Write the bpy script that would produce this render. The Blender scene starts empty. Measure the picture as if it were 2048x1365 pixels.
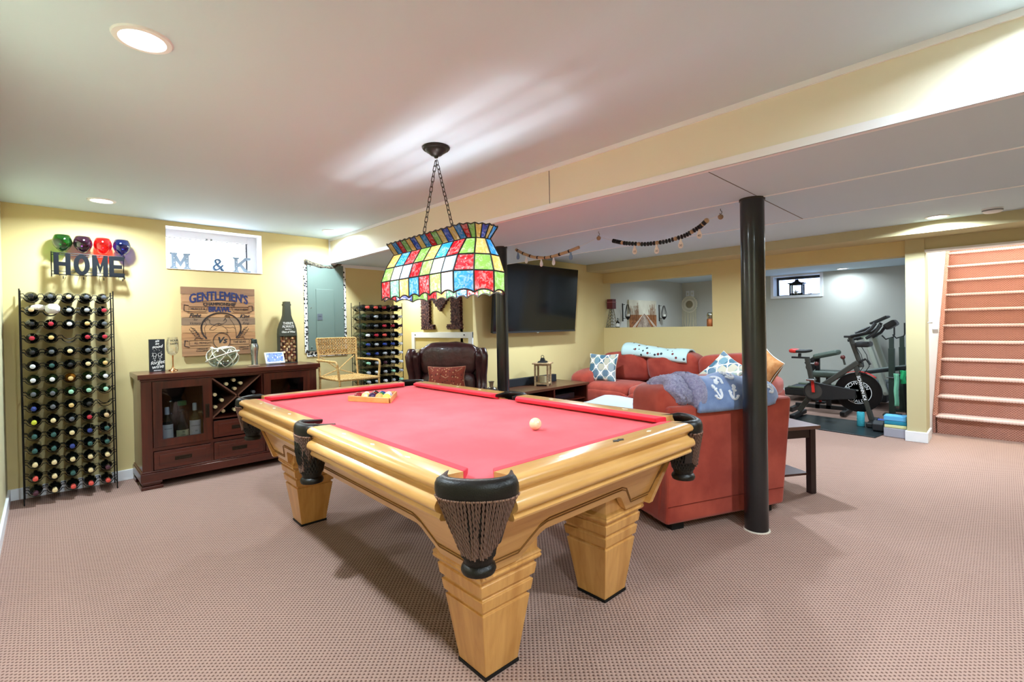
import bpy, bmesh, math, random
from mathutils import Vector, Matrix
R_ = random.Random(7)
PI = math.pi
scn = bpy.context.scene
COL = scn.collection

# ------------------------------------------------------------------ camera
cam_d = bpy.data.cameras.new('camera'); cam = bpy.data.objects.new('camera', cam_d); COL.objects.link(cam)
def _cam():
    f, yaw, pitch, roll = 961.008, 45.677, -0.416, -1.039
    t, p, q = map(math.radians, (yaw, pitch, roll))
    F0 = Vector((-math.sin(t), math.cos(t), 0)); R0 = Vector((math.cos(t), math.sin(t), 0)); U0 = Vector((0, 0, 1))
    F = F0*math.cos(p) + U0*math.sin(p); U1 = -F0*math.sin(p) + U0*math.cos(p)
    R = R0*math.cos(q) + U1*math.sin(q); U = -R0*math.sin(q) + U1*math.cos(q)
    M = Matrix((R, U, -F)).transposed().to_4x4(); M.translation = (5.275, -0.394, 1.2555)
    cam.matrix_world = M
    cam_d.sensor_width = 36; cam_d.lens = f/2048*36; cam_d.shift_y = -21.822/2048
    cam_d.clip_start = .02
_cam(); scn.camera = cam

# ------------------------------------------------------------------ light and exposure
W = bpy.data.worlds.new('world'); scn.world = W; W.use_nodes = True
W.node_tree.nodes['Background'].inputs[0].default_value = (.93, .97, 1, 1)
W.node_tree.nodes['Background'].inputs[1].default_value = 9.0
vs = scn.view_settings
vs.view_transform = 'Standard'; vs.look = 'None'; vs.gamma = 1; vs.use_curve_mapping = False
vs.exposure = 0.38
CAN_W = 38.0          # watts of each recessed ceiling light
BULB_W = 19.0         # watts of each bulb in the stained glass lamp
STAIR_W = 430.0       # daylight of the window at the head of the stairs
def light(name, kind, loc, w, col=(1, 1, 1), size=.1, rot=None, parent=None, sizey=None, spread=None):
    d = bpy.data.lights.new(name, kind); d.energy = w; d.color = col
    if kind == 'AREA':
        d.shape = 'DISK' if sizey is None else 'RECTANGLE'; d.size = size
        if sizey: d.size_y = sizey
        if spread: d.spread = spread
    else: d.shadow_soft_size = size
    o = bpy.data.objects.new(name, d); COL.objects.link(o); o.location = loc
    if rot: o.rotation_euler = rot
    if parent: o.parent = parent
    return o
# daylight falling down the stairwell from the landing window upstairs
light('landing_window_light', 'AREA', (5.25, 9.9, 3.3), STAIR_W, (.93, .96, 1), 1.1, (math.radians(-118), 0, 0), sizey=1.1)

# ------------------------------------------------------------------ helpers
def lin(h):
    h = h.lstrip('#'); c = [int(h[i:i+2], 16)/255 for i in (0, 2, 4)]
    return tuple(x/12.92 if x <= .04045 else ((x+.055)/1.055)**2.4 for x in c) + (1,)

class MB:
    def __init__(s): s.v = []; s.f = []
    def add(s, vs_, fs, M=None):
        o = len(s.v)
        s.v += [tuple(M @ Vector(p)) for p in vs_] if M else [tuple(p) for p in vs_]
        s.f += [tuple(i+o for i in f) for f in fs]; return s
    def box(s, c, d, M=None, top=None):
        x, y, z = (k/2 for k in d); tx, ty = (x, y) if top is None else (top[0]/2, top[1]/2)
        V = [(-x, -y, -z), (x, -y, -z), (x, y, -z), (-x, y, -z), (-tx, -ty, z), (tx, -ty, z), (tx, ty, z), (-tx, ty, z)]
        V = [(a+c[0], b+c[1], e+c[2]) for a, b, e in V]
        return s.add(V, [(3, 2, 1, 0), (4, 5, 6, 7), (0, 1, 5, 4), (1, 2, 6, 5), (2, 3, 7, 6), (3, 0, 4, 7)], M)
    def b2(s, a, b, M=None):           # box from min corner to max corner
        return s.box([(p+q)/2 for p, q in zip(a, b)], [abs(q-p) for p, q in zip(a, b)], M)
    def bar(s, p, q, w, h, up=(0, 0, 1)):
        p, q, up = Vector(p), Vector(q), Vector(up); d = q-p; L = d.length; d.normalize()
        a = d.cross(up)
        if a.length < 1e-4: a = d.cross(Vector((1, 0, 0)))
        a.normalize(); b = a.cross(d)
        M = Matrix((a, b, d)).transposed().to_4x4(); M.translation = (p+q)/2
        return s.box((0, 0, 0), (w, h, L), M)
    def tube(s, pts, r, n=8, closed=False, cap=True):
        P = [Vector(p) for p in pts]; m = len(P); rr = r if isinstance(r, (list, tuple)) else [r]*m
        V = []; T = []
        for i in range(m):
            a = P[(i-1) % m] if (closed or i) else P[0]; b = P[(i+1) % m] if (closed or i < m-1) else P[-1]
            t = (b-a); T.append(t.normalized() if t.length > 1e-9 else Vector((0, 0, 1)))
        u = T[0].orthogonal().normalized()
        for i in range(m):
            u = (u - T[i]*u.dot(T[i]))
            u = u.normalized() if u.length > 1e-6 else T[i].orthogonal().normalized()
            w = T[i].cross(u)
            for k in range(n):
                a = 2*PI*k/n; V.append(P[i] + (u*math.cos(a) + w*math.sin(a))*rr[i])
        Fs = []
        for i in range(m if closed else m-1):
            j = (i+1) % m
            for k in range(n): Fs.append((i*n+k, i*n+(k+1) % n, j*n+(k+1) % n, j*n+k))
        if cap and not closed: Fs += [tuple(range(n-1, -1, -1)), tuple((m-1)*n+k for k in range(n))]
        return s.add(V, Fs)
    def lathe(s, prof, n=24, M=None, a0=0, a1=2*PI):
        full = abs(a1-a0-2*PI) < 1e-6; k_ = n if full else n+1
        V = []; Fs = []
        for r, z in prof:
            for k in range(k_):
                a = a0+(a1-a0)*k/n; V.append((r*math.cos(a), r*math.sin(a), z))
        for i in range(len(prof)-1):
            for k in range(n):
                l = (k+1) % k_; Fs.append((i*k_+k, i*k_+l, (i+1)*k_+l, (i+1)*k_+k))
        if full:
            if prof[0][0] > 1e-6: Fs.append(tuple(range(k_-1, -1, -1)))
            if prof[-1][0] > 1e-6: Fs.append(tuple((len(prof)-1)*k_+k for k in range(k_)))
        return s.add(V, Fs, M)
    def prism(s, poly, z0, z1, M=None):
        n = len(poly)
        V = [(x, y, z0) for x, y in poly] + [(x, y, z1) for x, y in poly]
        return s.add(V, [tuple(range(n-1, -1, -1)), tuple(range(n, 2*n))] + [(i, (i+1) % n, n+(i+1) % n, n+i) for i in range(n)], M)
    def sphere(s, c, r, n=12, M=None):
        rr = r if isinstance(r, (list, tuple)) else (r, r, r)
        T = Matrix.Translation(c) @ Matrix.Diagonal((*rr, 1))
        m = max(6, n//2+2)
        return s.lathe([(math.sin(PI*i/m), -math.cos(PI*i/m)) for i in range(m+1)], n, (M @ T) if M else T)
    def cushion(s, c, d, e1=.5, e2=.4, n=14, m=28, M=None, fn=None):   # superellipsoid
        sg = lambda x, e: math.copysign(abs(x)**e, x)
        V = []; Fs = []
        for i in range(n+1):
            p = -PI/2+PI*i/n
            for k in range(m):
                a = 2*PI*k/m
                v = (d[0]/2*sg(math.cos(p), e1)*sg(math.cos(a), e2), d[1]/2*sg(math.cos(p), e1)*sg(math.sin(a), e2), d[2]/2*sg(math.sin(p), e1))
                if fn: v = fn(*v)
                V.append((v[0]+c[0], v[1]+c[1], v[2]+c[2]))
        for i in range(n):
            for k in range(m): Fs.append((i*m+k, i*m+(k+1) % m, (i+1)*m+(k+1) % m, (i+1)*m+k))
        return s.add(V, Fs, M)
    def grid(s, fn, nu, nv, M=None):
        V = [fn(i/nu, j/nv) for i in range(nu+1) for j in range(nv+1)]
        w = nv+1
        return s.add(V, [(i*w+j, (i+1)*w+j, (i+1)*w+j+1, i*w+j+1) for i in range(nu) for j in range(nv)], M)
    def build(s, name, mat, parent=None, smooth=None, bevel=0, solid=0, M=None, seg=2):
        me = bpy.data.meshes.new(name); me.from_pydata(s.v, [], s.f)
        bm = bmesh.new(); bm.from_mesh(me); bmesh.ops.remove_doubles(bm, verts=bm.verts, dist=1e-6)
        bmesh.ops.recalc_face_normals(bm, faces=bm.faces)
        bm.to_mesh(me); bm.free()
        if smooth:
            for p in me.polygons: p.use_smooth = True
            me.set_sharp_from_angle(angle=math.radians(smooth))
        me.materials.append(mat)
        o = bpy.data.objects.new(name, me); COL.objects.link(o)
        if parent: o.parent = parent
        if M: o.matrix_local = M
        if solid:
            k = o.modifiers.new('solid', 'SOLIDIFY'); k.thickness = solid; k.offset = 0
        if bevel:
            k = o.modifiers.new('bevel', 'BEVEL'); k.width = bevel; k.segments = seg; k.limit_method = 'ANGLE'; k.angle_limit = math.radians(35)
        return o

def thing(name, label, cat, loc=(0, 0, 0), rz=0, group=None):
    o = bpy.data.objects.new(name, None); COL.objects.link(o); o.empty_display_size = .1
    o.location = loc; o.rotation_euler = (0, 0, rz); return tag(o, label, cat, group)
def tag(o, label, cat, group=None):
    o['label'] = label; o['category'] = cat
    if group: o['group'] = group
    return o
def struct(o): o['kind'] = 'structure'; return o
def stuff(o): o['kind'] = 'stuff'; return o
def sub(o, label): o['label'] = label; return o
def dup(o, parent=None, M=None):
    c = o.copy(); COL.objects.link(c); c.parent = parent
    if M is not None: c.matrix_local = M
    return c
def dup_tree(root, loc, rz=None, label=None):
    r = root.copy(); COL.objects.link(r); r.location = loc
    if rz is not None: r.rotation_euler = (0, 0, rz)
    if label: r['label'] = label
    for ch in list(root.children):
        c = ch.copy(); COL.objects.link(c); c.parent = r
        for g in list(ch.children):
            d = g.copy(); COL.objects.link(d); d.parent = c
    return r
T_ = Matrix.Translation
def Rz(a): return Matrix.Rotation(a, 4, 'Z')
def Rx(a): return Matrix.Rotation(a, 4, 'X')
def Ry(a): return Matrix.Rotation(a, 4, 'Y')
# frames: local x along the wall, y up, z out of the wall
FX = Matrix(((0, 0, 1, 0), (1, 0, 0, 0), (0, 1, 0, 0), (0, 0, 0, 1)))       # wall facing +X: x->Y, y->Z, z->X
FY = Matrix(((1, 0, 0, 0), (0, 0, -1, 0), (0, 1, 0, 0), (0, 0, 0, 1)))      # wall facing -Y: x->X, y->Z, z->-Y

def text(name, body, size, M, mat, parent=None, ext=.0006, sx=1.0, align='CENTER', shear=0, bold=0, arc=None, space=1.0, fat=0):
    cu = bpy.data.curves.new(name, 'FONT'); cu.body = body; cu.size = size; cu.extrude = ext; cu.align_x = align; cu.align_y = 'CENTER'
    cu.shear = shear; cu.offset = bold; cu.space_character = space; cu.resolution_u = 3
    t = bpy.data.objects.new(name, cu); COL.objects.link(t)
    bpy.context.view_layer.update()
    me = bpy.data.meshes.new_from_object(t.evaluated_get(bpy.context.evaluated_depsgraph_get()))
    bpy.data.objects.remove(t); bpy.data.curves.remove(cu)
    if fat:
        vs0 = [v.co.copy() for v in me.vertices]; fs0 = [tuple(p.vertices) for p in me.polygons]; n0 = len(vs0)
        offs = ((-fat, 0), (fat, 0), (0, fat*.6), (0, -fat*.6)); me = bpy.data.meshes.new(name)
        me.from_pydata([(v.x+a, v.y+b, v.z+.00005*k) for k, (a, b) in enumerate(offs) for v in vs0], [], [tuple(i+k*n0 for i in f) for k in range(4) for f in fs0])
    for v in me.vertices:
        v.co.x *= sx
        if arc: v.co.y += arc*v.co.x*v.co.x
    me.name = name; me.materials.clear(); me.materials.append(mat)
    o = bpy.data.objects.new(name, me); COL.objects.link(o)
    if parent: o.parent = parent
    o.matrix_local = M
    return o
ORD = ['top', 'second', 'third', 'fourth', 'fifth', 'sixth', 'seventh', 'eighth', 'ninth', 'tenth', 'eleventh', 'twelfth', 'thirteenth', 'fourteenth', 'bottom']
NTH = ['first', 'second', 'third', 'fourth', 'fifth', 'sixth', 'seventh', 'eighth', 'ninth', 'tenth']

# ------------------------------------------------------------------ materials
def new_mat(name):
    m = bpy.data.materials.new(name); m.use_nodes = True
    nt = m.node_tree; return m, nt, nt.nodes['Principled BSDF']
def N(nt, t, **kw):
    n = nt.nodes.new(t)
    for k, v in kw.items():
        if k[0] == 'i' and k[1:].isdigit(): n.inputs[int(k[1:])].default_value = v
        else: setattr(n, k, v)
    return n
def pm(name, hx, rough=.5, metal=0, var=None, bump=None, coat=0, sheen=0, spec=.5, emit=None, alpha=None, trans=0, ior=1.45):
    m, nt, b = new_mat(name); L = nt.links
    b.inputs['Base Color'].default_value = lin(hx); b.inputs['Roughness'].default_value = rough; b.inputs['Metallic'].default_value = metal
    b.inputs['Specular IOR Level'].default_value = spec; b.inputs['Coat Weight'].default_value = coat; b.inputs['Coat Roughness'].default_value = .08
    b.inputs['Sheen Weight'].default_value = sheen; b.inputs['Transmission Weight'].default_value = trans; b.inputs['IOR'].default_value = ior
    if emit: b.inputs['Emission Color'].default_value = lin(emit[0]); b.inputs['Emission Strength'].default_value = emit[1]
    if alpha is not None: b.inputs['Alpha'].default_value = alpha
    if var or bump:
        tc = N(nt, 'ShaderNodeTexCoord')
    if var:
        sc, h2, lo, hi = var
        n = N(nt, 'ShaderNodeTexNoise'); n.inputs['Scale'].default_value = sc; n.inputs['Detail'].default_value = 4; L.new(tc.outputs['Object'], n.inputs['Vector'])
        r = N(nt, 'ShaderNodeMapRange'); r.inputs[1].default_value = lo; r.inputs[2].default_value = hi; L.new(n.outputs['Fac'], r.inputs[0])
        x = N(nt, 'ShaderNodeMix', data_type='RGBA'); x.inputs[6].default_value = lin(hx); x.inputs[7].default_value = lin(h2)
        L.new(r.outputs[0], x.inputs[0]); L.new(x.outputs[2], b.inputs['Base Color'])
    if bump:
        sc, st = bump
        n = N(nt, 'ShaderNodeTexNoise'); n.inputs['Scale'].default_value = sc; n.inputs['Detail'].default_value = 3; L.new(tc.outputs['Object'], n.inputs['Vector'])
        p = N(nt, 'ShaderNodeBump'); p.inputs['Strength'].default_value = st; p.inputs['Distance'].default_value = .01
        L.new(n.outputs['Fac'], p.inputs['Height']); L.new(p.outputs[0], b.inputs['Normal'])
    return m
def wood(name, h1, h2, axis, rough=.35, scale=10, stretch=14, coat=.0, h3=None):
    m, nt, b = new_mat(name); L = nt.links
    tc = N(nt, 'ShaderNodeTexCoord'); mp = N(nt, 'ShaderNodeMapping'); L.new(tc.outputs['Object'], mp.inputs[0])
    s = [scale*stretch/4]*3; s[axis] = scale/4; mp.inputs['Scale'].default_value = s
    n = N(nt, 'ShaderNodeTexNoise'); n.inputs['Scale'].default_value = 1; n.inputs['Detail'].default_value = 5; n.inputs['Distortion'].default_value = .6; L.new(mp.outputs[0], n.inputs['Vector'])
    n2 = N(nt, 'ShaderNodeTexNoise'); n2.inputs['Scale'].default_value = .22; n2.inputs['Detail'].default_value = 2; L.new(mp.outputs[0], n2.inputs['Vector'])
    ad = N(nt, 'ShaderNodeMath', operation='ADD'); L.new(n.outputs['Fac'], ad.inputs[0]); L.new(n2.outputs['Fac'], ad.inputs[1])
    r = N(nt, 'ShaderNodeValToRGB'); e = r.color_ramp.elements
    e[0].position = .36; e[0].color = lin(h2); e[1].position = .64; e[1].color = lin(h1)
    hf = N(nt, 'ShaderNodeMath', operation='MULTIPLY'); hf.inputs[1].default_value = .5; L.new(ad.outputs[0], hf.inputs[0]); L.new(hf.outputs[0], r.inputs[0])
    L.new(r.outputs[0], b.inputs['Base Color']); b.inputs['Roughness'].default_value = rough; b.inputs['Coat Weight'].default_value = coat; b.inputs['Coat Roughness'].default_value = .1
    p = N(nt, 'ShaderNodeBump'); p.inputs['Strength'].default_value = .08; p.inputs['Distance'].default_value = .004; L.new(n.outputs['Fac'], p.inputs['Height']); L.new(p.outputs[0], b.inputs['Normal'])
    return m
def carpet(name, h1, h2, px=.0115, py=.0115, plane=(0, 1)):
    m, nt, b = new_mat(name); L = nt.links
    tc = N(nt, 'ShaderNodeTexCoord'); sp = N(nt, 'ShaderNodeSeparateXYZ'); L.new(tc.outputs['Object'], sp.inputs[0])
    def sn(o, p, ph=0):
        a = N(nt, 'ShaderNodeMath', operation='MULTIPLY_ADD'); a.inputs[1].default_value = 2*PI/p; a.inputs[2].default_value = ph; L.new(o, a.inputs[0])
        c = N(nt, 'ShaderNodeMath', operation='SINE'); L.new(a.outputs[0], c.inputs[0]); return c.outputs[0]
    mu = N(nt, 'ShaderNodeMath', operation='MULTIPLY'); L.new(sn(sp.outputs[plane[0]], px*2), mu.inputs[0]); L.new(sn(sp.outputs[plane[1]], py*2), mu.inputs[1])
    nz = N(nt, 'ShaderNodeTexNoise'); nz.inputs['Scale'].default_value = 220; nz.inputs['Detail'].default_value = 2; L.new(tc.outputs['Object'], nz.inputs['Vector'])
    ad = N(nt, 'ShaderNodeMath', operation='MULTIPLY_ADD'); ad.inputs[1].default_value = 1.1; L.new(nz.outputs['Fac'], ad.inputs[0]); L.new(mu.outputs[0], ad.inputs[2])
    r = N(nt, 'ShaderNodeMapRange'); r.inputs[1].default_value = .72; r.inputs[2].default_value = 1.35; L.new(ad.outputs[0], r.inputs[0])
    x = N(nt, 'ShaderNodeMix', data_type='RGBA'); x.inputs[6].default_value = lin(h1); x.inputs[7].default_value = lin(h2); L.new(r.outputs[0], x.inputs[0])
    L.new(x.outputs[2], b.inputs['Base Color']); b.inputs['Roughness'].default_value = .95; b.inputs['Specular IOR Level'].default_value = .15
    p = N(nt, 'ShaderNodeBump', invert=True); p.inputs['Strength'].default_value = .6; p.inputs['Distance'].default_value = .003; L.new(ad.outputs[0], p.inputs['Height']); L.new(p.outputs[0], b.inputs['Normal'])
    return m
def glow(name, hx, strength):
    m, nt, b = new_mat(name)
    b.inputs['Base Color'].default_value = lin(hx); b.inputs['Emission Color'].default_value = lin(hx); b.inputs['Emission Strength'].default_value = strength; return m
def clear(name, hx='#ffffff', rough=.02, mixf=.12):       # thin clear glass: mostly transparent, a little gloss
    m, nt, b = new_mat(name); L = nt.links; nt.nodes.remove(b); out = nt.nodes['Material Output']
    t = N(nt, 'ShaderNodeBsdfTransparent'); t.inputs[0].default_value = lin(hx); g = N(nt, 'ShaderNodeBsdfGlossy'); g.inputs['Roughness'].default_value = rough
    fr = N(nt, 'ShaderNodeLayerWeight'); fr.inputs[0].default_value = .25
    mr = N(nt, 'ShaderNodeMapRange'); mr.inputs[3].default_value = mixf*.4; mr.inputs[4].default_value = min(1, mixf*3); L.new(fr.outputs['Facing'], mr.inputs[0])
    x = N(nt, 'ShaderNodeMixShader'); L.new(mr.outputs[0], x.inputs[0]); L.new(t.outputs[0], x.inputs[1]); L.new(g.outputs[0], x.inputs[2]); L.new(x.outputs[0], out.inputs[0])
    return m
def stained(name, hx, clearness=.25):                      # rippled coloured art glass
    m, nt, b = new_mat(name); L = nt.links; nt.nodes.remove(b); out = nt.nodes['Material Output']
    tc = N(nt, 'ShaderNodeTexCoord'); n = N(nt, 'ShaderNodeTexNoise'); n.inputs['Scale'].default_value = 42; n.inputs['Detail'].default_value = 2; n.inputs['Distortion'].default_value = 1.2; L.new(tc.outputs['Object'], n.inputs['Vector'])
    p = N(nt, 'ShaderNodeBump'); p.inputs['Strength'].default_value = .9; p.inputs['Distance'].default_value = .01; L.new(n.outputs['Fac'], p.inputs['Height'])
    r = N(nt, 'ShaderNodeMapRange'); r.inputs[1].default_value = .46; r.inputs[2].default_value = .68; L.new(n.outputs['Fac'], r.inputs[0])
    x = N(nt, 'ShaderNodeMix', data_type='RGBA'); x.inputs[6].default_value = lin(hx); c = lin(hx); x.inputs[7].default_value = tuple(.45*k+.55 for k in c[:3])+(1,)
    r2 = N(nt, 'ShaderNodeMath', operation='MULTIPLY'); r2.inputs[1].default_value = .42; L.new(r.outputs[0], r2.inputs[0]); L.new(r2.outputs[0], x.inputs[0])
    dk = N(nt, 'ShaderNodeMix', data_type='RGBA', blend_type='MULTIPLY'); dk.inputs[0].default_value = 1; dk.inputs[7].default_value = (.46, .46, .46, 1); L.new(x.outputs[2], dk.inputs[6])
    tr = N(nt, 'ShaderNodeBsdfTranslucent'); L.new(dk.outputs[2], tr.inputs[0]); L.new(p.outputs[0], tr.inputs['Normal'])
    df = N(nt, 'ShaderNodeBsdfDiffuse'); L.new(x.outputs[2], df.inputs[0])
    gl = N(nt, 'ShaderNodeBsdfGlossy'); gl.inputs['Roughness'].default_value = .08; L.new(p.outputs[0], gl.inputs['Normal'])
    m1 = N(nt, 'ShaderNodeMixShader'); m1.inputs[0].default_value = .25; L.new(tr.outputs[0], m1.inputs[1]); L.new(df.outputs[0], m1.inputs[2])
    m2 = N(nt, 'ShaderNodeMixShader'); m2.inputs[0].default_value = .07; L.new(m1.outputs[0], m2.inputs[1]); L.new(gl.outputs[0], m2.inputs[2])
    L.new(m2.outputs[0], out.inputs[0]); return m
def trellis(name, cols, base='#e9e6da', freq=28):          # ogee lattice fabric in object x/z
    m, nt, b = new_mat(name); L = nt.links
    tc = N(nt, 'ShaderNodeTexCoord'); sp = N(nt, 'ShaderNodeSeparateXYZ'); L.new(tc.outputs['Object'], sp.inputs[0])
    def ma(op, a, v=None, w=None):
        n = N(nt, 'ShaderNodeMath', operation=op)
        for i, q in enumerate((a, v, w)):
            if q is None: continue
            if isinstance(q, (int, float)): n.inputs[i].default_value = q
            else: L.new(q, n.inputs[i])
        return n.outputs[0]
    u = ma('MULTIPLY', sp.outputs[0], freq); v = ma('MULTIPLY', sp.outputs[2], freq*.8)
    cu, cv = ma('COSINE', u), ma('COSINE', v)
    f = ma('ADD', cu, cv)
    f = ma('ADD', f, ma('MULTIPLY', ma('MULTIPLY', ma('COSINE', ma('MULTIPLY', u, 2)), ma('COSINE', ma('MULTIPLY', v, 2))), .22))
    line = ma('GREATER_THAN', ma('ABSOLUTE', f), .26)
    ci = N(nt, 'ShaderNodeCombineXYZ'); L.new(ma('ROUND', ma('DIVIDE', u, PI)), ci.inputs[0]); L.new(ma('ROUND', ma('DIVIDE', v, PI)), ci.inputs[1])
    wn = N(nt, 'ShaderNodeTexWhiteNoise'); L.new(ci.outputs[0], wn.inputs[0])
    r = N(nt, 'ShaderNodeValToRGB'); r.color_ramp.interpolation = 'CONSTANT'; e = r.color_ramp.elements
    e[0].color = lin(cols[0]); e[1].position = 1/len(cols); e[1].color = lin(cols[1])
    for k in range(2, len(cols)): q = e.new(k/len(cols)); q.color = lin(cols[k])
    L.new(wn.outputs[0], r.inputs[0])
    x = N(nt, 'ShaderNodeMix', data_type='RGBA'); x.inputs[6].default_value = lin(base); L.new(r.outputs[0], x.inputs[7]); L.new(line, x.inputs[0]); L.new(x.outputs[2], b.inputs['Base Color'])
    b.inputs['Roughness'].default_value = .9; return m
def speckle(name, base, dot, scale, thr, rough=.9, dot2=None):
    m, nt, b = new_mat(name); L = nt.links
    tc = N(nt, 'ShaderNodeTexCoord'); vo = N(nt, 'ShaderNodeTexVoronoi'); vo.inputs['Scale'].default_value = scale; L.new(tc.outputs['Object'], vo.inputs['Vector'])
    lt = N(nt, 'ShaderNodeMath', operation='LESS_THAN'); lt.inputs[1].default_value = thr; L.new(vo.outputs['Distance'], lt.inputs[0])
    x = N(nt, 'ShaderNodeMix', data_type='RGBA'); x.inputs[6].default_value = lin(base); x.inputs[7].default_value = lin(dot); L.new(lt.outputs[0], x.inputs[0])
    if dot2:
        sp = N(nt, 'ShaderNodeSeparateColor'); L.new(vo.outputs['Color'], sp.inputs[0]); gt = N(nt, 'ShaderNodeMath', operation='GREATER_THAN'); gt.inputs[1].default_value = .5; L.new(sp.outputs[0], gt.inputs[0])
        y = N(nt, 'ShaderNodeMix', data_type='RGBA'); y.inputs[6].default_value = lin(dot); y.inputs[7].default_value = lin(dot2); L.new(gt.outputs[0], y.inputs[0]); L.new(y.outputs[2], x.inputs[7])
    L.new(x.outputs[2], b.inputs['Base Color']); b.inputs['Roughness'].default_value = rough; return m

YEL = pm('yellow wall paint', '#d9c68e', .8, bump=(90, .05))
YELP = pm('pale yellow beam paint', '#e6e0cb', .8, bump=(90, .05))
WHT = pm('white ceiling paint', '#c8dbe7', .85, bump=(60, .04))
WTR = pm('white trim paint', '#eceef2', .45)
GRY = pm('grey wall paint', '#c2c2ba', .85, bump=(90, .04))
CREAM = pm('cream pillar paint', '#c3b88f', .8)
CARP = carpet('ribbed carpet', '#a88a7d', '#5d4238')
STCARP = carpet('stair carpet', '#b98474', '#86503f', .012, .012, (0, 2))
STNOSE = carpet('stair carpet painted lit', '#e2c3b9', '#cfa99e', .012, .012, (0, 1))  # same carpet, painted paler on the treads to stand for light from above
BLK = pm('black paint', '#17181b', .3, coat=.4)
BLKM = pm('black wire metal', '#1c1a19', .45, .6)
IRON = pm('matte black iron', '#131314', .6, .3)
OAKX = wood('oak along x', '#d9a765', '#bd8745', 0, .28, coat=.5)
OAKY = wood('oak along y', '#d9a765', '#bd8745', 1, .28, coat=.5)
OAKZ = wood('oak along z', '#d6a05c', '#b9803f', 2, .32, coat=.35)
GROOV = pm('dark groove', '#7d5527', .6)
FELT = pm('red table felt', '#dd3d49', .95, var=(3, '#e4505a', .35, .65), bump=(900, .1), sheen=.15)
FELTC = pm('red cushion felt', '#d42439', .95, sheen=.1)
LEATH = pm('black pocket leather', '#16130f', .38, bump=(240, .15), spec=.35)
FRNG = pm('brown cord fringe', '#6a4f44', .75); FRNGD = pm('dark fringe backing', '#2c1f1a', .9)
PEARL = pm('pearl inlay', '#efe8d6', .2)
ESPR = wood('dark cherry wood z', '#5a2417', '#3a160f', 2, .3, coat=.3)
ESPY = wood('dark cherry wood y', '#5a2417', '#3a160f', 1, .28, coat=.35)
DKBR = pm('dark bronze pull', '#33291f', .4, .7)
BLKIN = pm('black cabinet interior', '#15100f', .8)
GLS = clear('clear glass', mixf=.1)
CGLS = clear('cabinet door glass', '#d8dde2', mixf=.12)
CHROME = pm('brushed steel', '#b9bcbb', .25, 1)
SUEDE = pm('rust red suede', '#93301f', .9, var=(5, '#b04834', .38, .68), sheen=.25, bump=(300, .08))
LTHR = pm('brown leather', '#34191a', .33, var=(9, '#4a2625', .4, .7), bump=(26, .35), coat=.15)
BLKBODY = pm('black plastic', '#15171a', .4)
SCRN = pm('television screen', '#0b0c0e', .12, spec=.5)
ROPE = pm('jute rope', '#b89d7c', .9, bump=(160, .4))
WROPE = pm('white rope', '#e9e3d0', .9, bump=(200, .3))
RATT = pm('rattan cane', '#b98d4d', .55, var=(60, '#d8b679', .4, .65))
CONC = pm('light taupe fabric', '#b7b3a6', .9)
# ================================================================== the room
def S(name, mb, mat, **k): return struct(mb.build(name, mat, **k))
ZC, ZS, ZB, ZG = 2.268, 2.0, 2.18, 2.06
S('floor', MB().b2((-1.3, -.85, -.12), (8, 9, 0)), CARP)
S('ceiling', MB().b2((-.25, -.85, ZC), (8, 1.95, ZC+.1)), WHT)
S('ceiling_back', MB().b2((.6, 3.58, ZB), (8, 6.03, ZB+.15)), WHT)
S('ceiling_gym', MB().b2((.6, 6.23, ZG), (4.6, 9, ZG+.15)), WHT)
wl = MB()
for a, b in (((-.25, -.605, 0), (0, .414, ZC)), ((-.25, 1.216, 0), (0, 2.72, ZC)), ((-.25, .414, 0), (0, 1.216, 1.837)), ((-.25, .414, 2.226), (0, 1.216, ZC))): wl.b2(a, b)
S('wall_left', wl, YEL)
S('wall_near', MB().b2((-.25, -.85, 0), (8, -.605, ZC)), pm('grey green wall paint', '#cdc79f', .8))
S('wall_right', MB().b2((7.6, -.6, 0), (8, 6.03, ZC)), YEL)
S('wall_niche', MB().b2((-1.3, 2.60, 0), (-.25, 2.72, ZC)).b2((-1.3, 2.72, 0), (-1.1, 3.5, ZC)), YEL)
S('wall_niche_back', MB().b2((-1.1, 3.322, 0), (.6, 3.55, ZC)), YEL)
S('wall_television', MB().b2((.55, 3.322, 0), (.8, 6.23, ZC)), YEL)
bk = MB()
bk.b2((.8, 6.03, 0), (2.547, 6.23, 1.21)).b2((2.547, 6.03, 0), (2.93, 6.23, 1.92)).b2((.8, 6.03, 1.92), (4.567, 6.23, ZC))
S('wall_back', bk, YEL)
S('wall_gym_side', MB().b2((.55, 6.23, 0), (.8, 9, 2.2)), GRY)
gy = MB()
for a, b in (((.8, 8.75, 0), (2.47, 9, 2.1)), ((3.17, 8.75, 0), (4.57, 9, 2.1)), ((2.47, 8.75, 0), (3.17, 9, 1.70)), ((2.47, 8.75, 2.03), (3.17, 9, 2.1))): gy.b2(a, b)
S('wall_gym_back', gy, GRY)
pil = S('wall_stair_pillar', MB().b2((4.567, 5.983, 0), (4.72, 6.30, 2.2)), CREAM)
S('baseboard_pillar', MB().b2((4.552, 5.965, 0), (4.735, 6.30, .105)), WTR, bevel=.004)
S('wall_stair_side', MB().b2((4.57, 6.30, 0), (4.715, 10.4, 4.4)), pm('white stairwell paint', '#e6e7ee', .7))
S('wall_stair_far', MB().b2((5.75, 6.13, 0), (5.95, 10.4, 4.4)).b2((4.57, 10.4, 0), (5.95, 10.6, 4.4)).b2((4.57, 6.1, 4.4), (5.95, 10.6, 4.5)), pm('pale stairwell paint', '#e3e0d2', .7))
S('wall_stair_front', MB().b2((5.75, 6.0, 0), (8, 6.13, ZC)).b2((4.72, 6.0, 1.955), (5.75, 6.13, 4.4)), CREAM)
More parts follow.
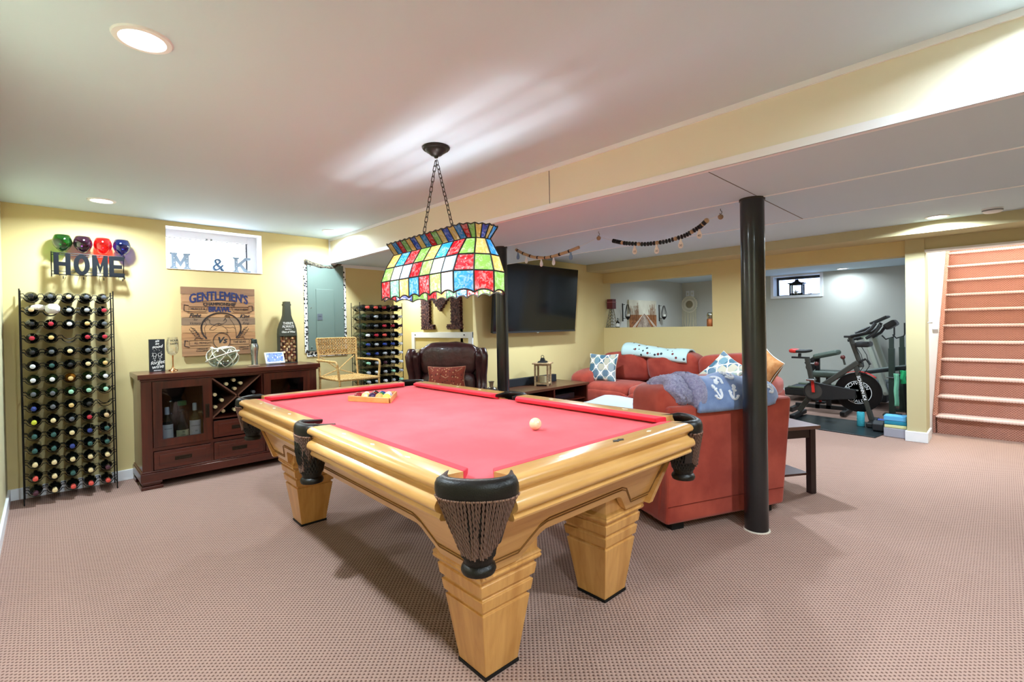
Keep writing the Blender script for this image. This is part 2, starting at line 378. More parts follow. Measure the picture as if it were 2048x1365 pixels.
S('trim_1', MB().b2((4.72, 5.985, 1.935), (5.75, 6.14, 1.957)), WTR)
S('ceiling_soffit', MB().b2((-1.1, 1.94, ZS), (7.6, 3.58, 2.3)), WHT)
S('wall_beam_face', MB().b2((0, 1.925, ZS), (7.6, 1.94, ZC)), YELP)
S('trim_2', MB().b2((0, 1.915, 2.243), (7.6, 1.926, ZC)).b2((0, 1.920, ZS-.004), (7.6, 1.926, ZS+.032)).b2((0, 1.921, ZS-.004), (7.6, 1.955, ZS)), WTR)
S('trim_3', MB().b2((-1.1, 2.665, ZS-.004), (7.6, 2.68, ZS)).b2((.8, 3.566, ZS-.004), (7.6, 3.582, ZS)), WTR)
S('trim_4', MB().b2((0, 1.94, ZS-.035), (.012, 2.72, ZS)).b2((0, 1.912, ZS-.03), (.014, 1.93, ZC)), WTR)
SEAM = pm('seam shadow gap', '#6d6a66', .9)
S('trim_5', MB().b2((3.262, 1.923, ZS+.03), (3.266, 1.9255, 2.24)).b2((4.262, 1.96, ZS-.0015), (4.266, 2.665, ZS)).b2((4.258, 2.68, ZS-.0015), (4.263, 3.566, ZS)).b2((4.26, 3.5815, ZS-.003), (7.6, 3.5835, ZS)), SEAM)
S('ceiling_bulkhead', MB().b2((.8, 5.6, 2.075), (7.6, 6.03, ZB+.02)), CREAM)
S('baseboard_left', MB().b2((0, -.605, 0), (.016, 2.72, .088)), WTR, bevel=.004)
S('baseboard_near', MB().b2((.016, -.605, 0), (7.6, -.589, .088)), WTR, bevel=.004)
S('baseboard_gym', MB().b2((.8, 8.735, 0), (4.57, 8.75, .1)).b2((.8, 6.25, 0), (.815, 8.735, .1)), WTR)
S('baseboard_television', MB().b2((.8, 3.322, 0), (.815, 6.03, .088)).b2((-1.1, 3.307, 0), (.815, 3.322, .088)), WTR)

# window over the sign
def win_left():
    w = MB()
    x = -.2
    root = struct(MB().b2((x-.03, .414, 1.837), (x+.03, .44, 2.226)).b2((x-.03, 1.13, 1.837), (x+.03, 1.216, 2.226)).b2((x-.03, .44, 2.155), (x+.03, 1.13, 2.226)).b2((x-.03, .44, 1.837), (x+.03, 1.13, 1.85)).build('window_1', WTR, bevel=.003))
    MB().b2((-.24, .4138, 1.837), (.0015, .4155, 2.2262)).b2((-.24, .414, 2.2245), (.0015, 1.216, 2.2262)).b2((-.24, 1.2145, 1.837), (.0015, 1.2162, 2.2262)).build('reveal_lining', WTR, root)
    MB().b2((x-.004, .44, 1.85), (x+.004, 1.13, 2.155)).build('pane', clear('window glass', mixf=.06), root)
    MB().b2((x+.005, 1.118, 1.85), (x+.02, 1.13, 2.15)).b2((x+.03, .44, 2.148), (x+.034, 1.13, 2.153)).build('sash_gasket', pm('dark gasket', '#4b4f58', .7), root)
    m = MB()
    for yy in (.76, .80): m.b2((x+.03, yy, 2.150), (x+.045, yy+.014, 2.168))
    m.build('latch', CHROME, root)
    MB().b2((-.249, .4139, 1.8368), (.012, 1.2161, 1.842)).build('window_sill', WTR, root)
win_left()
def win_gym():
    root = struct(MB().b2((2.425, 8.735, 1.66), (2.47, 8.752, 2.06)).b2((3.17, 8.735, 1.66), (3.215, 8.752, 2.06)).b2((2.47, 8.735, 1.66), (3.17, 8.752, 1.70)).b2((2.47, 8.735, 2.03), (3.17, 8.752, 2.06)).build('window_2', WTR, bevel=.003))
    y = 8.93
    MB().b2((2.47, y, 1.70), (2.50, y+.03, 2.03)).b2((3.15, y, 1.70), (3.17, y+.03, 2.03)).b2((2.5, y, 1.70), (3.15, y+.03, 1.72)).b2((2.5, y, 1.985), (3.15, y+.03, 2.03)).build('sash_frame', pm('dark sash', '#3d4046', .5), root)
    MB().b2((2.5, y+.01, 1.72), (3.15, y+.014, 1.985)).build('pane', clear('gym window glass', '#b9c6dd', mixf=.06), root)
win_gym()

# staircase
def stairs():
    t = thing('staircase', 'straight carpeted staircase in rust, treads coloured paler as if lit, rising behind the cream pillar', 'stairs', (5.24, 6.62, 0))
    rise, run, w = .197, .196, .5
    r0 = n0 = None
    for k in range(13):
        M = T_((0, k*run, k*rise))
        if r0 is None:
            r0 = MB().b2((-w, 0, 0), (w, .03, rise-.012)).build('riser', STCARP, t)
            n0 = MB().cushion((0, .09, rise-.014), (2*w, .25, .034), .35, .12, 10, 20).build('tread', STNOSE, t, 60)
        else: dup(r0, t, M); dup(n0, t, M)
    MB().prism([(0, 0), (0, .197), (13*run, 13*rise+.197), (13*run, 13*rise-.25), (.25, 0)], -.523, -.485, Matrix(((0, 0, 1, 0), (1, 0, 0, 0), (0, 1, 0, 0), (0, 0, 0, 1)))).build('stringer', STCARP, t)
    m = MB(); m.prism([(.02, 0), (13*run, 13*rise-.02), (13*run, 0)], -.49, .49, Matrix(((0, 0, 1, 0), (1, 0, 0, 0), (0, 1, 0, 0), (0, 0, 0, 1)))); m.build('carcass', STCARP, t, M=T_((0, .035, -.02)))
stairs()
def handrail():
    t = thing('handrail', 'white wooden handrail on the stairwell wall beside the staircase', 'handrail', (4.79, 6.05, 0))
    d = Vector((0, .196, .197)).normalized()
    p = Vector((0, 0, 1.13)); q = p+d*4.2
    MB().bar(p, q, .045, .075).build('rail', WTR, t, bevel=.01)
    for s in (.25, 2.2, 4.0):
        a = p+d*s
        MB().tube([a+Vector((-.072, 0, -.09)), a+Vector((-.03, 0, -.09)), a+Vector((0, 0, -.04))], .008).build('bracket', CHROME, t, 40)
handrail()

# recessed lights
LENS = glow('lit diffuser', '#ffffff', 9)
RING = pm('white light trim ring', '#e9eaec', .4)
def can(x, y, z, label, w=CAN_W, r=.062, vis=True):
    t = thing('recessed_light', label, 'ceiling light', (x, y, z), 0, 'recessed ceiling lights')
    MB().lathe([(r, -.001), (r+.006, -.008), (r+.022, -.006), (r+.026, 0), (r, 0)], 32).build('trim_ring', RING, t, 40)
    MB().lathe([(0, -.002), (r, -.002), (r, 0), (0, 0)], 32).build('diffuser', LENS, t)
    light('recessed_lamp', 'AREA', (0, 0, -.012), w, (.75, .895, 1), 2*r, (0, 0, 0), t, spread=math.radians(165))
can(3.213, -.13, ZC, 'large lit recessed ceiling light nearest the camera')
can(.51, -.057, ZC, 'lit recessed ceiling light above the HOME letters', CAN_W*.75)
can(.479, 1.731, ZC, 'lit recessed ceiling light beside the beam and electrical panel', CAN_W*.6)
can(-.45, 2.98, ZS, 'added unseen fill light under the soffit in the niche beside the wine rack', CAN_W*.35)  # no fitting known here; added out of sight to brighten the niche
can(6.1, -.1, ZC, 'recessed ceiling light over the open floor at the right')
can(5.62, 1.71, ZC, 'recessed ceiling light near the right end of the beam')
can(4.861, 5.40, ZB, 'lit recessed ceiling light in front of the staircase')
can(3.54, 8.45, ZG, 'lit recessed ceiling light in the exercise room', CAN_W*.2)
can(3.4, 6.85, ZG, 'added unseen ceiling fill light just inside the exercise room doorway', CAN_W*.5)  # invented lamp hidden by the header, lifts the exercise room's brightness
can(1.7, 4.15, ZB, 'added ceiling light over the television stand, hidden behind the soffit')  # unseen lamp put in past the soffit edge to light the seating area
can(3.5, 4.15, ZB, 'added ceiling light over the red sofas, hidden behind the soffit')  # second hidden lamp, put in so the sofas are well lit
can(1.6, 7.3, ZG, 'added unseen ceiling fill light behind the wall opening', CAN_W*.25)  # added hidden fill for the room behind the opening
t = thing('smoke_detector', 'round white smoke detector on the ceiling near the stairs', 'smoke detector', (5.215, 5.36, ZB))
MB().lathe([(0, -.038), (.05, -.036), (.064, -.024), (.068, -.004), (.068, 0), (0, 0)], 32).build('body', RING, t, 40)
MB().lathe([(.0645, -.024), (.066, -.02), (.0665, -.012), (.0655, -.01)], 32).build('vent_slot', pm('grey vent', '#8d8e90', .7), t, 40)
# steel columns
def post(x, y, label, r=.067):
    t = thing('support_post', label, 'post', (x, y, 0), 0, 'black steel posts')
    MB().lathe([(r, .0), (r, ZS-.01)], 32).build('column', BLK, t, 40)
    MB().lathe([(r+.004, ZS-.012), (r+.004, ZS), (0, ZS)], 24).build('top_plate', pm('rusty plate', '#2f2a25', .7), t)
    MB().lathe([(r+.009, 0), (r+.006, .006), (r, .006), (r, 0)], 24).build('floor_collar', pm('pale caulk', '#cfc6b8', .8), t)
post(4.219, 2.679, 'black steel post in front of the red suede armchair')
post(1.999, 2.679, 'black steel post in front of the television, beside leather armchair', .056)
# ================================================================== pool table
TX, TY, TR = 2.993, 1.164, -.034
def pool_table():
    t = thing('pool_table', 'oak pool table with red felt and brown fringed leather pockets', 'pool table', (TX, TY, 0), TR)
    HX, HY, ZT = 1.31, .706, .815
    MB().b2((-1.22, -.63, .735), (1.22, .63, .775)).build('bed', FELT, t)
    MB().b2((-1.19, -.60, .69), (1.19, .60, .735)).build('slate', pm('slate', '#4b4a48', .8), t)
    prof = [(0, .74), (0, .811), (.07, .815), (.09, .812), (.102, .803), (.106, .793), (.102, .783), (.09, .776), (.082, .768), (.081, .760), (.088, .752), (.101, .745), (.108, .734), (.109, .724), (.104, .714), (.092, .707), (.086, .703), (.089, .697), (.092, .690), (.088, .682), (.07, .678), (.0, .70)]
    prof = [(a*.98, b) for a, b in prof]
    def rail(p, q, out):       # p->q along the inner wood edge; out = outward direction
        d = (Vector(q)-Vector(p)); Ln = d.length; d.normalize(); o = Vector(out)
        M = Matrix((o, Vector((0, 0, 1)), d)).transposed().to_4x4(); M.translation = p
        return M, Ln
    iy, ix = HY-.106, HX-.106
    rails = [((-1.135, -iy, 0), (-.085, -iy, 0), (0, -1, 0), OAKX), ((.085, -iy, 0), (1.135, -iy, 0), (0, -1, 0), OAKX),
             ((-1.135, iy, 0), (-.085, iy, 0), (0, 1, 0), OAKX), ((.085, iy, 0), (1.135, iy, 0), (0, 1, 0), OAKX),
             ((ix, -.535, 0), (ix, .535, 0), (1, 0, 0), OAKY), ((-ix, -.535, 0), (-ix, .535, 0), (-1, 0, 0), OAKY)]
    for p, q, o, m in rails:
        M, Ln = rail(p, q, o)
        MB().prism(prof, 0, Ln, M).build('rail', m, t, 45)
        # felt cushion along the inner edge, ends cut back at the pockets
        cu = [(0, .812), (-.046, .806), (-.040, .787), (0, .775)]
        V = []
        for zz, cut in ((0.0, 1), (Ln, -1)):
            for a, b in cu: V.append((a, b, zz+cut*(-a)*.75))
        MB().add(V, [(0, 1, 2, 3), (7, 6, 5, 4), (0, 4, 5, 1), (1, 5, 6, 2), (2, 6, 7, 3), (3, 7, 4, 0)], M).build('cushion', FELTC, t, bevel=.004)
        n = 3
        for k in range(n):                          # pearl sights
            s = Ln*(k+1)/(n+1)
            w = M @ Vector((.042, .8136, s)); a = Vector(o)
            al = Vector((a.y, -a.x, 0))
            if o == (1, 0, 0) and k == 1: continue
            MB().add([w+a*.008, w+al*.018, w-a*.008, w-al*.018, w+a*.008+Vector((0, 0, .0015)), w+al*.018+Vector((0, 0, .0015)), w-a*.008+Vector((0, 0, .0015)), w-al*.018+Vector((0, 0, .0015))],
                     [(4, 5, 6, 7), (0, 1, 5, 4), (1, 2, 6, 5), (2, 3, 7, 6), (3, 0, 4, 7)]).build('sight', PEARL, t)
    # dark emblem let into the near end rail
    e = [(0, .034), (.007, .02), (.013, .018), (.009, .008), (.006, 0), (.009, -.008), (.013, -.018), (.007, -.02), (0, -.034), (-.007, -.02), (-.013, -.018), (-.009, -.008), (-.006, 0), (-.009, .008), (-.013, .018), (-.007, .02)]
    MB().prism(e, 0, .002, T_((1.252, .045, .8145))).build('name_plate', pm('dark bronze emblem', '#3a342d', .5, .5), t)
    # apron panels with stepped lower edge and routed line
    def apron(half, out, dist_t, dist_b, m, leg_in, name='apron'):
        zt, zb, zh = .69, .428, .520
        pts = [(-half, zt), (half, zt), (half-.075, zb), (leg_in+.03, zb), (leg_in-.05, zh-.012), (leg_in-.075, zh), (-leg_in+.075, zh), (-leg_in+.05, zh-.012), (-leg_in-.03, zb), (-half+.075, zb)]
        o = Vector(out); al = Vector((-o.y, o.x, 0))
        def W(s, z, off): 
            dd = dist_b + (dist_t-dist_b)*(z-zb)/(zt-zb)
            return al*s + o*(dd+off) + Vector((0, 0, z))
        n = len(pts); V = [W(s, z, 0) for s, z in pts] + [W(s, z, -.03) for s, z in pts]
        MB().add(V, [tuple(range(n)), tuple(range(2*n-1, n-1, -1))] + [(i, (i+1) % n, n+(i+1) % n, n+i) for i in range(n)]).build(name, m, t)
        g = [(-half+.05, zt-.01), (-half+.105, zb+.035), (-leg_in-.045, zb+.035), (-leg_in+.03, zh+.018), (-leg_in+.07, zh+.032), (leg_in-.07, zh+.032), (leg_in-.03, zh+.018), (leg_in+.045, zb+.035), (half-.105, zb+.035), (half-.05, zt-.01)]
        mm = MB()
        for off in (0, .012):
            gg = [(s*(1-off/half), z+off) for s, z in g]
            mm.tube([W(s, min(z, zt-.005), .001) for s, z in gg], .0028, 5)
        mm.build('routed_line', GROOV, t)
    apron(.60, (1, 0, 0), 1.19, 1.085, OAKY, .30); apron(.60, (-1, 0, 0), 1.19, 1.085, OAKY, .30)
    apron(1.19, (0, -1, 0), .60, .500, OAKX, .82); apron(1.19, (0, 1, 0), .60, .500, OAKX, .82)
    # legs
    lp = [(.012, .078), (.255, .113), (.257, .105), (.268, .105), (.272, .117), (.312, .123), (.316, .114), (.328, .114), (.332, .127), (.372, .133), (.376, .126), (.386, .128), (.392, .142), (.402, .147), (.410, .143), (.416, .147), (.424, .140), (.43, .135), (.50, .135)]
    V = []; Fs = []
    for z, h in lp: V += [(-h, -h, z), (h, -h, z), (h, h, z), (-h, h, z)]
    for i in range(len(lp)-1):
        for k in range(4): Fs.append((i*4+k, i*4+(k+1) % 4, i*4+4+(k+1) % 4, i*4+4+k))
    Fs += [(3, 2, 1, 0), tuple(len(V)-4+k for k in range(4))]
    l0 = f0 = None
    for sx in (1, -1):
        for sy in (-1, 1):
            M = T_((sx*.928, sy*.347, 0))
            if l0 is None:
                l0 = MB().add(V, Fs).build('leg', OAKZ, t, bevel=.002, M=M)
                f0 = MB().box((0, 0, .006), (.162, .162, .012)).build('foot_pad', IRON, l0)
            else:
                c = dup(l0, t, M); dup(f0, c)
    # pockets
    def pocket(x, y, ang, corner):
        # local frame: +x outwards
        M = T_((x, y, 0)) @ Rz(ang)
        w = .098 if corner else .078
        n = 18
        path = []
        dep = .062 if corner else .052
        for k in range(n+1):                       # horseshoe of padded leather
            a = -PI/2+PI*k/n
            path.append((dep*math.cos(a)**.7 if math.cos(a) > 0 else 0, w*math.sin(a), 0))
        path = [(-.075, -w*1.0, 0), (-.035, -w*1.0, 0)] + path + [(-.035, w, 0), (-.075, w, 0)]
        m = MB(); V = []; Fs = []
        sec = [(-.010, -.004), (-.012, .010), (-.004, .018), (.010, .017), (.022, .010), (.028, -.004), (.029, -.024), (.026, -.038), (.016, -.040), (.006, -.030)]
        P = [Vector(p) for p in path]
        for i, p in enumerate(P):
            tn = (P[min(i+1, len(P)-1)]-P[max(i-1, 0)]).normalized(); nr = Vector((tn.y, -tn.x, 0))
            tp = min(1, .35+.65*min(i, len(P)-1-i)/3)
            for a, b in sec: V.append(p+nr*(a*tp)+Vector((0, 0, .805+b*tp)))
        k_ = len(sec)
        for i in range(len(P)-1):
            for k in range(k_): Fs.append((i*k_+k, i*k_+(k+1) % k_, (i+1)*k_+(k+1) % k_, (i+1)*k_+k))
        Fs += [tuple(range(k_)), tuple((len(P)-1)*k_+k for k in range(k_-1, -1, -1))]
        rim = m.add(V, Fs).build('pocket', LEATH, t, 60, M=M)
        st = MB()                                   # light stitching under the rim
        for i in range(3, len(P)-3):
            for f_ in (0, .34, .67):
                q = P[i].lerp(P[i+1], f_) if i+1 < len(P) else P[i]
                tn = (P[min(i+1, len(P)-1)]-P[max(i-1, 0)]).normalized(); nr = Vector((tn.y, -tn.x, 0))
                st.sphere(q+nr*.0275+Vector((0, 0, .7655)), .0032, 6)
        st.build('stitching', pm('tan stitch', '#8d6a58', .8) if 'tan stitch' not in bpy.data.materials else bpy.data.materials['tan stitch'], rim)
        # twisted cord fringe
        fr = MB(); nc = 34 if corner else 26
        for i in range(nc):
            u = i/(nc-1); a = -PI/2*.98+PI*.98*u
            x0, y0 = (dep+.024)*max(0, math.cos(a))**.7, (w+.022)*math.sin(a)
            cx = math.cos(a)
            ln = .128+.045*cx+R_.uniform(-.006, .006)
            ph = R_.uniform(0, 6); sway = R_.uniform(-.003, .003)
            for strand in (0, PI):
                pts = []
                for s in range(25):
                    f_ = s/24; q = 1-.50*f_
                    xx = -.005+(x0+.008)*(1-.22*f_)+sway*f_; yy = y0*q+sway*math.sin(3*f_)
                    pts.append((xx+.0024*math.cos(s*1.25+ph+strand), yy+.0024*math.sin(s*1.25+ph+strand), .768-ln*f_))
                fr.tube(pts, .0026, 5)
        fr.build('fringe', FRNG, rim, 60)
        MB().grid(lambda u, v: ((dep+.02)*max(0, math.cos(-PI/2+PI*u))**.7*(1-.3*v)-.004, (w+.018)*math.sin(-PI/2+PI*u)*(1-.4*v), .772-.15*v), 16, 4).build('fringe_band', FRNGD, rim, 60)
        # leather basket with slits
        bs = MB(); top = (.066, .066); zt, zb = .70, .505
        n = 12; rows = [(.070, 0.735), (.068, 0.690), (.060, 0.645), (.050, 0.610), (.046, 0.585)]
        for i in range(n*2):                       # lattice of straps
            for dirn in (1, -1):
                pts = []
                for j, (r, z) in enumerate(rows):
                    a = 2*PI*(i/(n*2)+dirn*.5*(j % 2)/(n*1.0)); pts.append((.01+r*math.cos(a), r*math.sin(a), z))
                bs.tube(pts, [.0045, .006, .0068, .0068, .006], 5)
        bs.lathe([(.045, .600), (.048, .587), (.044, .570), (.042, .562), (.050, .555), (.053, .545), (.049, .535), (.036, .532), (0, .532)], 20, T_((.01, 0, 0)))
        bs.lathe([(.074, .71), (.072, 0.735), (.068, .69), (.070, .71)], 20, T_((.01, 0, 0)))
        bs.build('basket', LEATH, rim, 50)
    for x, y, a in ((1.205, -.60, -PI/4), (1.205, .60, PI/4), (-1.205, -.60, -3*PI/4), (-1.205, .60, 3*PI/4)): pocket(x, y, a, True)
    for y, a in ((-.645, -PI/2), (.645, PI/2)): pocket(0, y, a, False)
    return t
pool_table()
MT = T_((TX, TY, 0)) @ Rz(TR)
def on_table(x, y, z): return tuple(MT @ Vector((x, y, z)))
# cue ball, wooden rack, balls
BALLR = .0286
IVORY = pm('ivory ball', '#f0e2b4', .12, coat=.6)
o = MB().sphere((0, 0, 0), BALLR, 32).build('cue_ball', IVORY, None, 60); o.location = on_table(.763, .089, .775+BALLR)
tag(o, 'cream cue ball alone on the red felt', 'ball')
RA, RB = Vector((-.80, -.136)), Vector((-.47, .013))
def ball_rack():
    mid = (RA+RB)/2; d = (RB-RA); perp = Vector((-d.y, d.x))*.866; C3 = mid+perp
    t = thing('ball_rack', 'light wooden triangle rack lying on the red felt, holding pool balls', 'ball rack', on_table(mid.x, mid.y, .775), TR)
    P = [RA-mid, RB-mid, C3-mid]
    mats = wood('rack maple', '#e0ae6b', '#c88f4c', 0, .4)
    cen = (P[0]+P[1]+P[2])/3
    for i in range(3):
        a, b = P[i], P[(i+1) % 3]; dd = (b-a).normalized(); nn = Vector((dd.y, -dd.x))
        if nn.dot(cen-a) > 0: nn = -nn
        a2, b2 = a+dd*.012, b-dd*.012
        V = []
        for q, s in ((a2, 0), (b2, 0), (b2+nn*-.014-dd*.02, 0), (a2+nn*-.014+dd*.02, 0)): V.append(q)
        MB().prism([tuple(q) for q in V], 0, .036).build('side', mats, t, bevel=.003)
    return mid, d, perp
mid, d_, perp_ = ball_rack()
du = d_.normalized(); pu = perp_.normalized()
bc = [('deep red', '#8e1722'), ('pale yellow striped', '#f1dc8a'), ('dark purple', '#2c1440'), ('orange', '#ef9a52'), ('bright yellow', '#f3cf57'),
      ('cream and orange striped', '#f0d9b8'), ('maroon', '#6d1a1e'), ('green', '#1d6a42'), ('white and blue striped', '#dfe4ea'),
      ('black', '#111114'), ('solid blue', '#1f3f7d'), ('cream and red striped', '#eccfc2')]
base = (RA+RB)/2 + pu*(.016+BALLR)
k = 0
for row, cnt in enumerate((5, 4, 3)):
    for j in range(cnt):
        nm, hx = bc[k]; k += 1
        c = base + du*((j-(cnt-1)/2)*2*BALLR*1.01) + pu*row*BALLR*1.75
        m = pm('ball '+nm, hx, .12, coat=.7)
        o = MB().sphere((0, 0, 0), BALLR, 24).build('pool_ball', m, None, 60); o.location = on_table(c.x, c.y, .775+BALLR)
        tag(o, f'{nm} pool ball, {NTH[j]} from left, {("front", "second", "third")[row]} row of wooden rack', 'ball', 'pool balls in the rack')
        if 'striped' in nm:
            MB().lathe([(BALLR*1.004*math.cos(a), BALLR*1.004*math.sin(a)) for a in (-.5, -.25, 0, .25, .5)], 24, Rx(1.1) @ Ry(.5)).build('stripe', pm('stripe '+nm, {'pale yellow striped': '#e2b530', 'cream and orange striped': '#c9602a', 'white and blue striped': '#1d5a86', 'cream and red striped': '#a82430'}[nm], .15, coat=.6), o, 60)

# ================================================================== stained glass lamp
def lamp():
    cx, cy = 3.06, 1.2
    t = thing('stained_glass_lamp', 'multicoloured stained glass pool table lamp hanging by two chains', 'lamp', (cx, cy, ZC), -.03)
    zc = ZC
    hs, w = .362, .1034                       # half straight side, panel width
    def ring(inset):                          # 22-gon: 7 panels on each long side, 4 facets on each end
        hw = .159; pts = []
        e = []
        x, y = 0, -hw
        for a in (-54, -18, 18, 54):
            a = math.radians(a); x += w*math.cos(a+PI/2); y += w*math.sin(a+PI/2); e.append((x, y))
        k = (hw-inset)/hw
        for i in range(8): pts.append((-hs+2*hs*i/7, -hw*k))
        for q in e[:3]: pts.append((hs+q[0]*k, q[1]*k))
        for i in range(8): pts.append((hs-2*hs*i/7, hw*k))
        for q in e[:3]: pts.append((-hs-q[0]*k, -q[1]*k))
        return pts
    lv = [(0, 1.425), (.0, 1.532), (.03, 1.614), (.083, 1.698)]
    rings = [[Vector((x, y, z-zc)) for x, y in ring(i)] for i, z in lv]
    n = len(rings[0])
    C = dict(r='#c2121f', g='#7fb552', y='#d8b45e', b='#2487c8', w='#f0ece2', l='#9fc2e8', d='#2a4fb0', m='#5fa878')
    MATS = {k: stained('art glass '+k, v) for k, v in C.items()}
    rowc = ['rmybrgw' + 'brgb' + 'ygrbmyr' + 'gdry', 'gwlrgwl' + 'rgyl' + 'rgwylrg' + 'ybrg', 'ybrgybr' + 'gybr' + 'gybrgyb' + 'rgyb']
    came = MB()
    def sag(a, b, f): return a.lerp(b, f) + Vector((0, 0, .016*(1-(2*f-1)**2)))
    for r in range(3):
        for i in range(n):
            a, b = rings[r][i], rings[r][(i+1) % n]; c, d = rings[r+1][(i+1) % n], rings[r+1][i]
            m = MB()
            if r == 0:
                low = [sag(a, b, k/6) for k in range(7)]; V = low + [c, d]; m.add(V, [tuple(range(len(V)))])
            else: m.add([a, b, c, d], [(0, 1, 2, 3)])
            m.build('pane', MATS[rowc[r][i % len(rowc[r])]], t)
            came.tube([b, c], .0042, 5)
            came.tube([sag(a, b, k/6) for k in range(7)] if r == 0 else [a, b], .0042, 5)
    top = rings[3]
    for i in range(n): came.tube([top[i], top[(i+1) % n]], .0035, 5)
    # flared crown: pleated panes above the opening
    cb = [Vector((x, y, 1.700-zc)) for x, y in ring(.088)]; ct = [Vector((x*1.01, y*1.0, 1.765-zc)) for x, y in ring(.040)]
    def split(P):
        out = []
        for i in range(n): out += [P[i], P[i].lerp(P[(i+1) % n], .5)]
        return out
    crc = 'ybrgyd'
    sel_b, sel_t = (split(cb), split(ct))
    for i in range(0, 2*n):
        a, b, c, d = sel_b[i], sel_b[(i+1) % (2*n)], sel_t[(i+1) % (2*n)], sel_t[i]
        mid_ = c.lerp(d, .5) - Vector((0, 0, .006)); 
        MB().add([a, b, c, mid_, d], [(0, 1, 2, 3, 4)]).build('crown_pane', MATS[crc[(i//1) % 6]], t)
        came.tube([a, d], .0032, 5); came.tube([d, mid_, c], .0032, 5)
    came.build('lead_came', pm('dark lead came', '#23241f', .5, .4), t)
    # canopy
    MB().lathe([(0, -.062), (.010, -.060), (.014, -.05), (.03, -.045), (.042, -.034), (.055, -.026), (.060, -.016), (.072, -.014), (.078, -.006), (.074, 0), (0, 0)], 32).build('canopy', pm('oil rubbed bronze', '#2b2925', .4, .5), t, 40)
    # spreader bar, sockets, bulbs
    MB().bar((-.40, 0, 1.70-zc), (.40, 0, 1.70-zc), .012, .012).build('hanger_bar', pm('dark brass', '#4a3b22', .4, .7), t)
    for s in (-1, 1):
        k = MB().lathe([(.006, 1.705-zc), (.006, 1.58-zc), (.016, 1.575-zc), (.018, 1.56-zc), (0, 1.56-zc)], 16, T_((s*.20, 0, 0))).build('socket', pm('socket brass %d' % s, '#6b5a35', .4, .7), t, 40)
        MB().sphere((s*.20, 0, 1.53-zc), (.02, .02, .025), 16).build('bulb', glow('lit bulb', '#fff3e0', 30) if 'lit bulb' not in bpy.data.materials else bpy.data.materials['lit bulb'], k, 60)
        light('lamp_bulb_light', 'POINT', (s*.20, 0, 1.53-zc), BULB_W, (.97, .98, 1), .032, parent=t)
    # chains
    link = None
    for s in (-1, 1):
        p, q = Vector((s*.004, 0, -.075)), Vector((s*.165, 0, 1.735-zc)); nl = 17
        dv = (q-p); L = dv.length; dv.normalize()
        side = Vector((0, 1, 0)); b2 = dv.cross(side)
        for i in range(nl):
            c = p.lerp(q, (i+.5)/nl)
            Mx = Matrix((side if i % 2 else b2, b2 if i % 2 else -side, dv)).transposed().to_4x4(); Mx.translation = c
            if link is None:
                rr, hl = .0085, L/nl*.62-.0085
                pts = [(rr*math.cos(a), 0, (hl if math.sin(a) >= 0 else -hl)+rr*math.sin(a)) for a in [2*PI*j/14 for j in range(14)]]
                link = MB().tube(pts, .0022, 5, closed=True).build('chain_link', pm('bronze chain', '#2f2a22', .4, .7), t, 60, M=Mx)
            else: dup(link, t, Mx)
lamp()
# ================================================================== wine racks
BOT = pm('dark wine bottle glass', '#0c0f0c', .08, coat=.6); BOTG = pm('olive bottle glass', '#1f2a14', .08, coat=.6); BOTA = pm('amber bottle glass', '#6d4312', .1, coat=.6)
_cap = {}
CAPH = dict(red='#b3283a', coral='#e0584c', gold='#d9b876', cream='#e6d3a0', white='#dfe3e8', silver='#a9adb3', grey='#5c6066', black='#17181b', teal='#2e5a55', blue='#2c3f86', lime='#c8cf3c', mint='#9fd6b8', plum='#4a2733', navy='#1f2750', tan='#d8b98c')
def cap_mat(c):
    if c not in _cap: _cap[c] = pm('capsule '+c, CAPH[c], .4)
    return _cap[c]
BP = [(0, .0), (.034, .0), (.0375, .006), (.0375, .185), (.036, .198), (.030, .213), (.020, .228), (.0145, .240), (.0138, .262)]
NP = [(.0142, .235), (.0142, .292), (.0155, .293), (.0155, .302), (.013, .3035), (0, .3035)]
_bm = {}
def wine_bottle(M, cap, glass, label, group):
    key = glass.name
    if key not in _bm:
        o = MB().lathe(BP, 20).build('wine_bottle', glass, None, 50); c = MB().lathe(NP, 14).build('capsule', cap_mat(cap), o, 50)
        _bm[key] = (o.data, c.data)
    else:
        o = bpy.data.objects.new('wine_bottle', _bm[key][0]); COL.objects.link(o)
        c = bpy.data.objects.new('capsule', _bm[key][1]); COL.objects.link(c); c.parent = o
    c.material_slots[0].link = 'OBJECT'; c.material_slots[0].material = cap_mat(cap)
    o.matrix_world = M
    tag(o, label, 'wine bottle', group); return o
BX = Matrix(((0, 0, 1, 0), (0, 1, 0, 0), (-1, 0, 0, 0), (0, 0, 0, 1)))     # bottle axis along +X
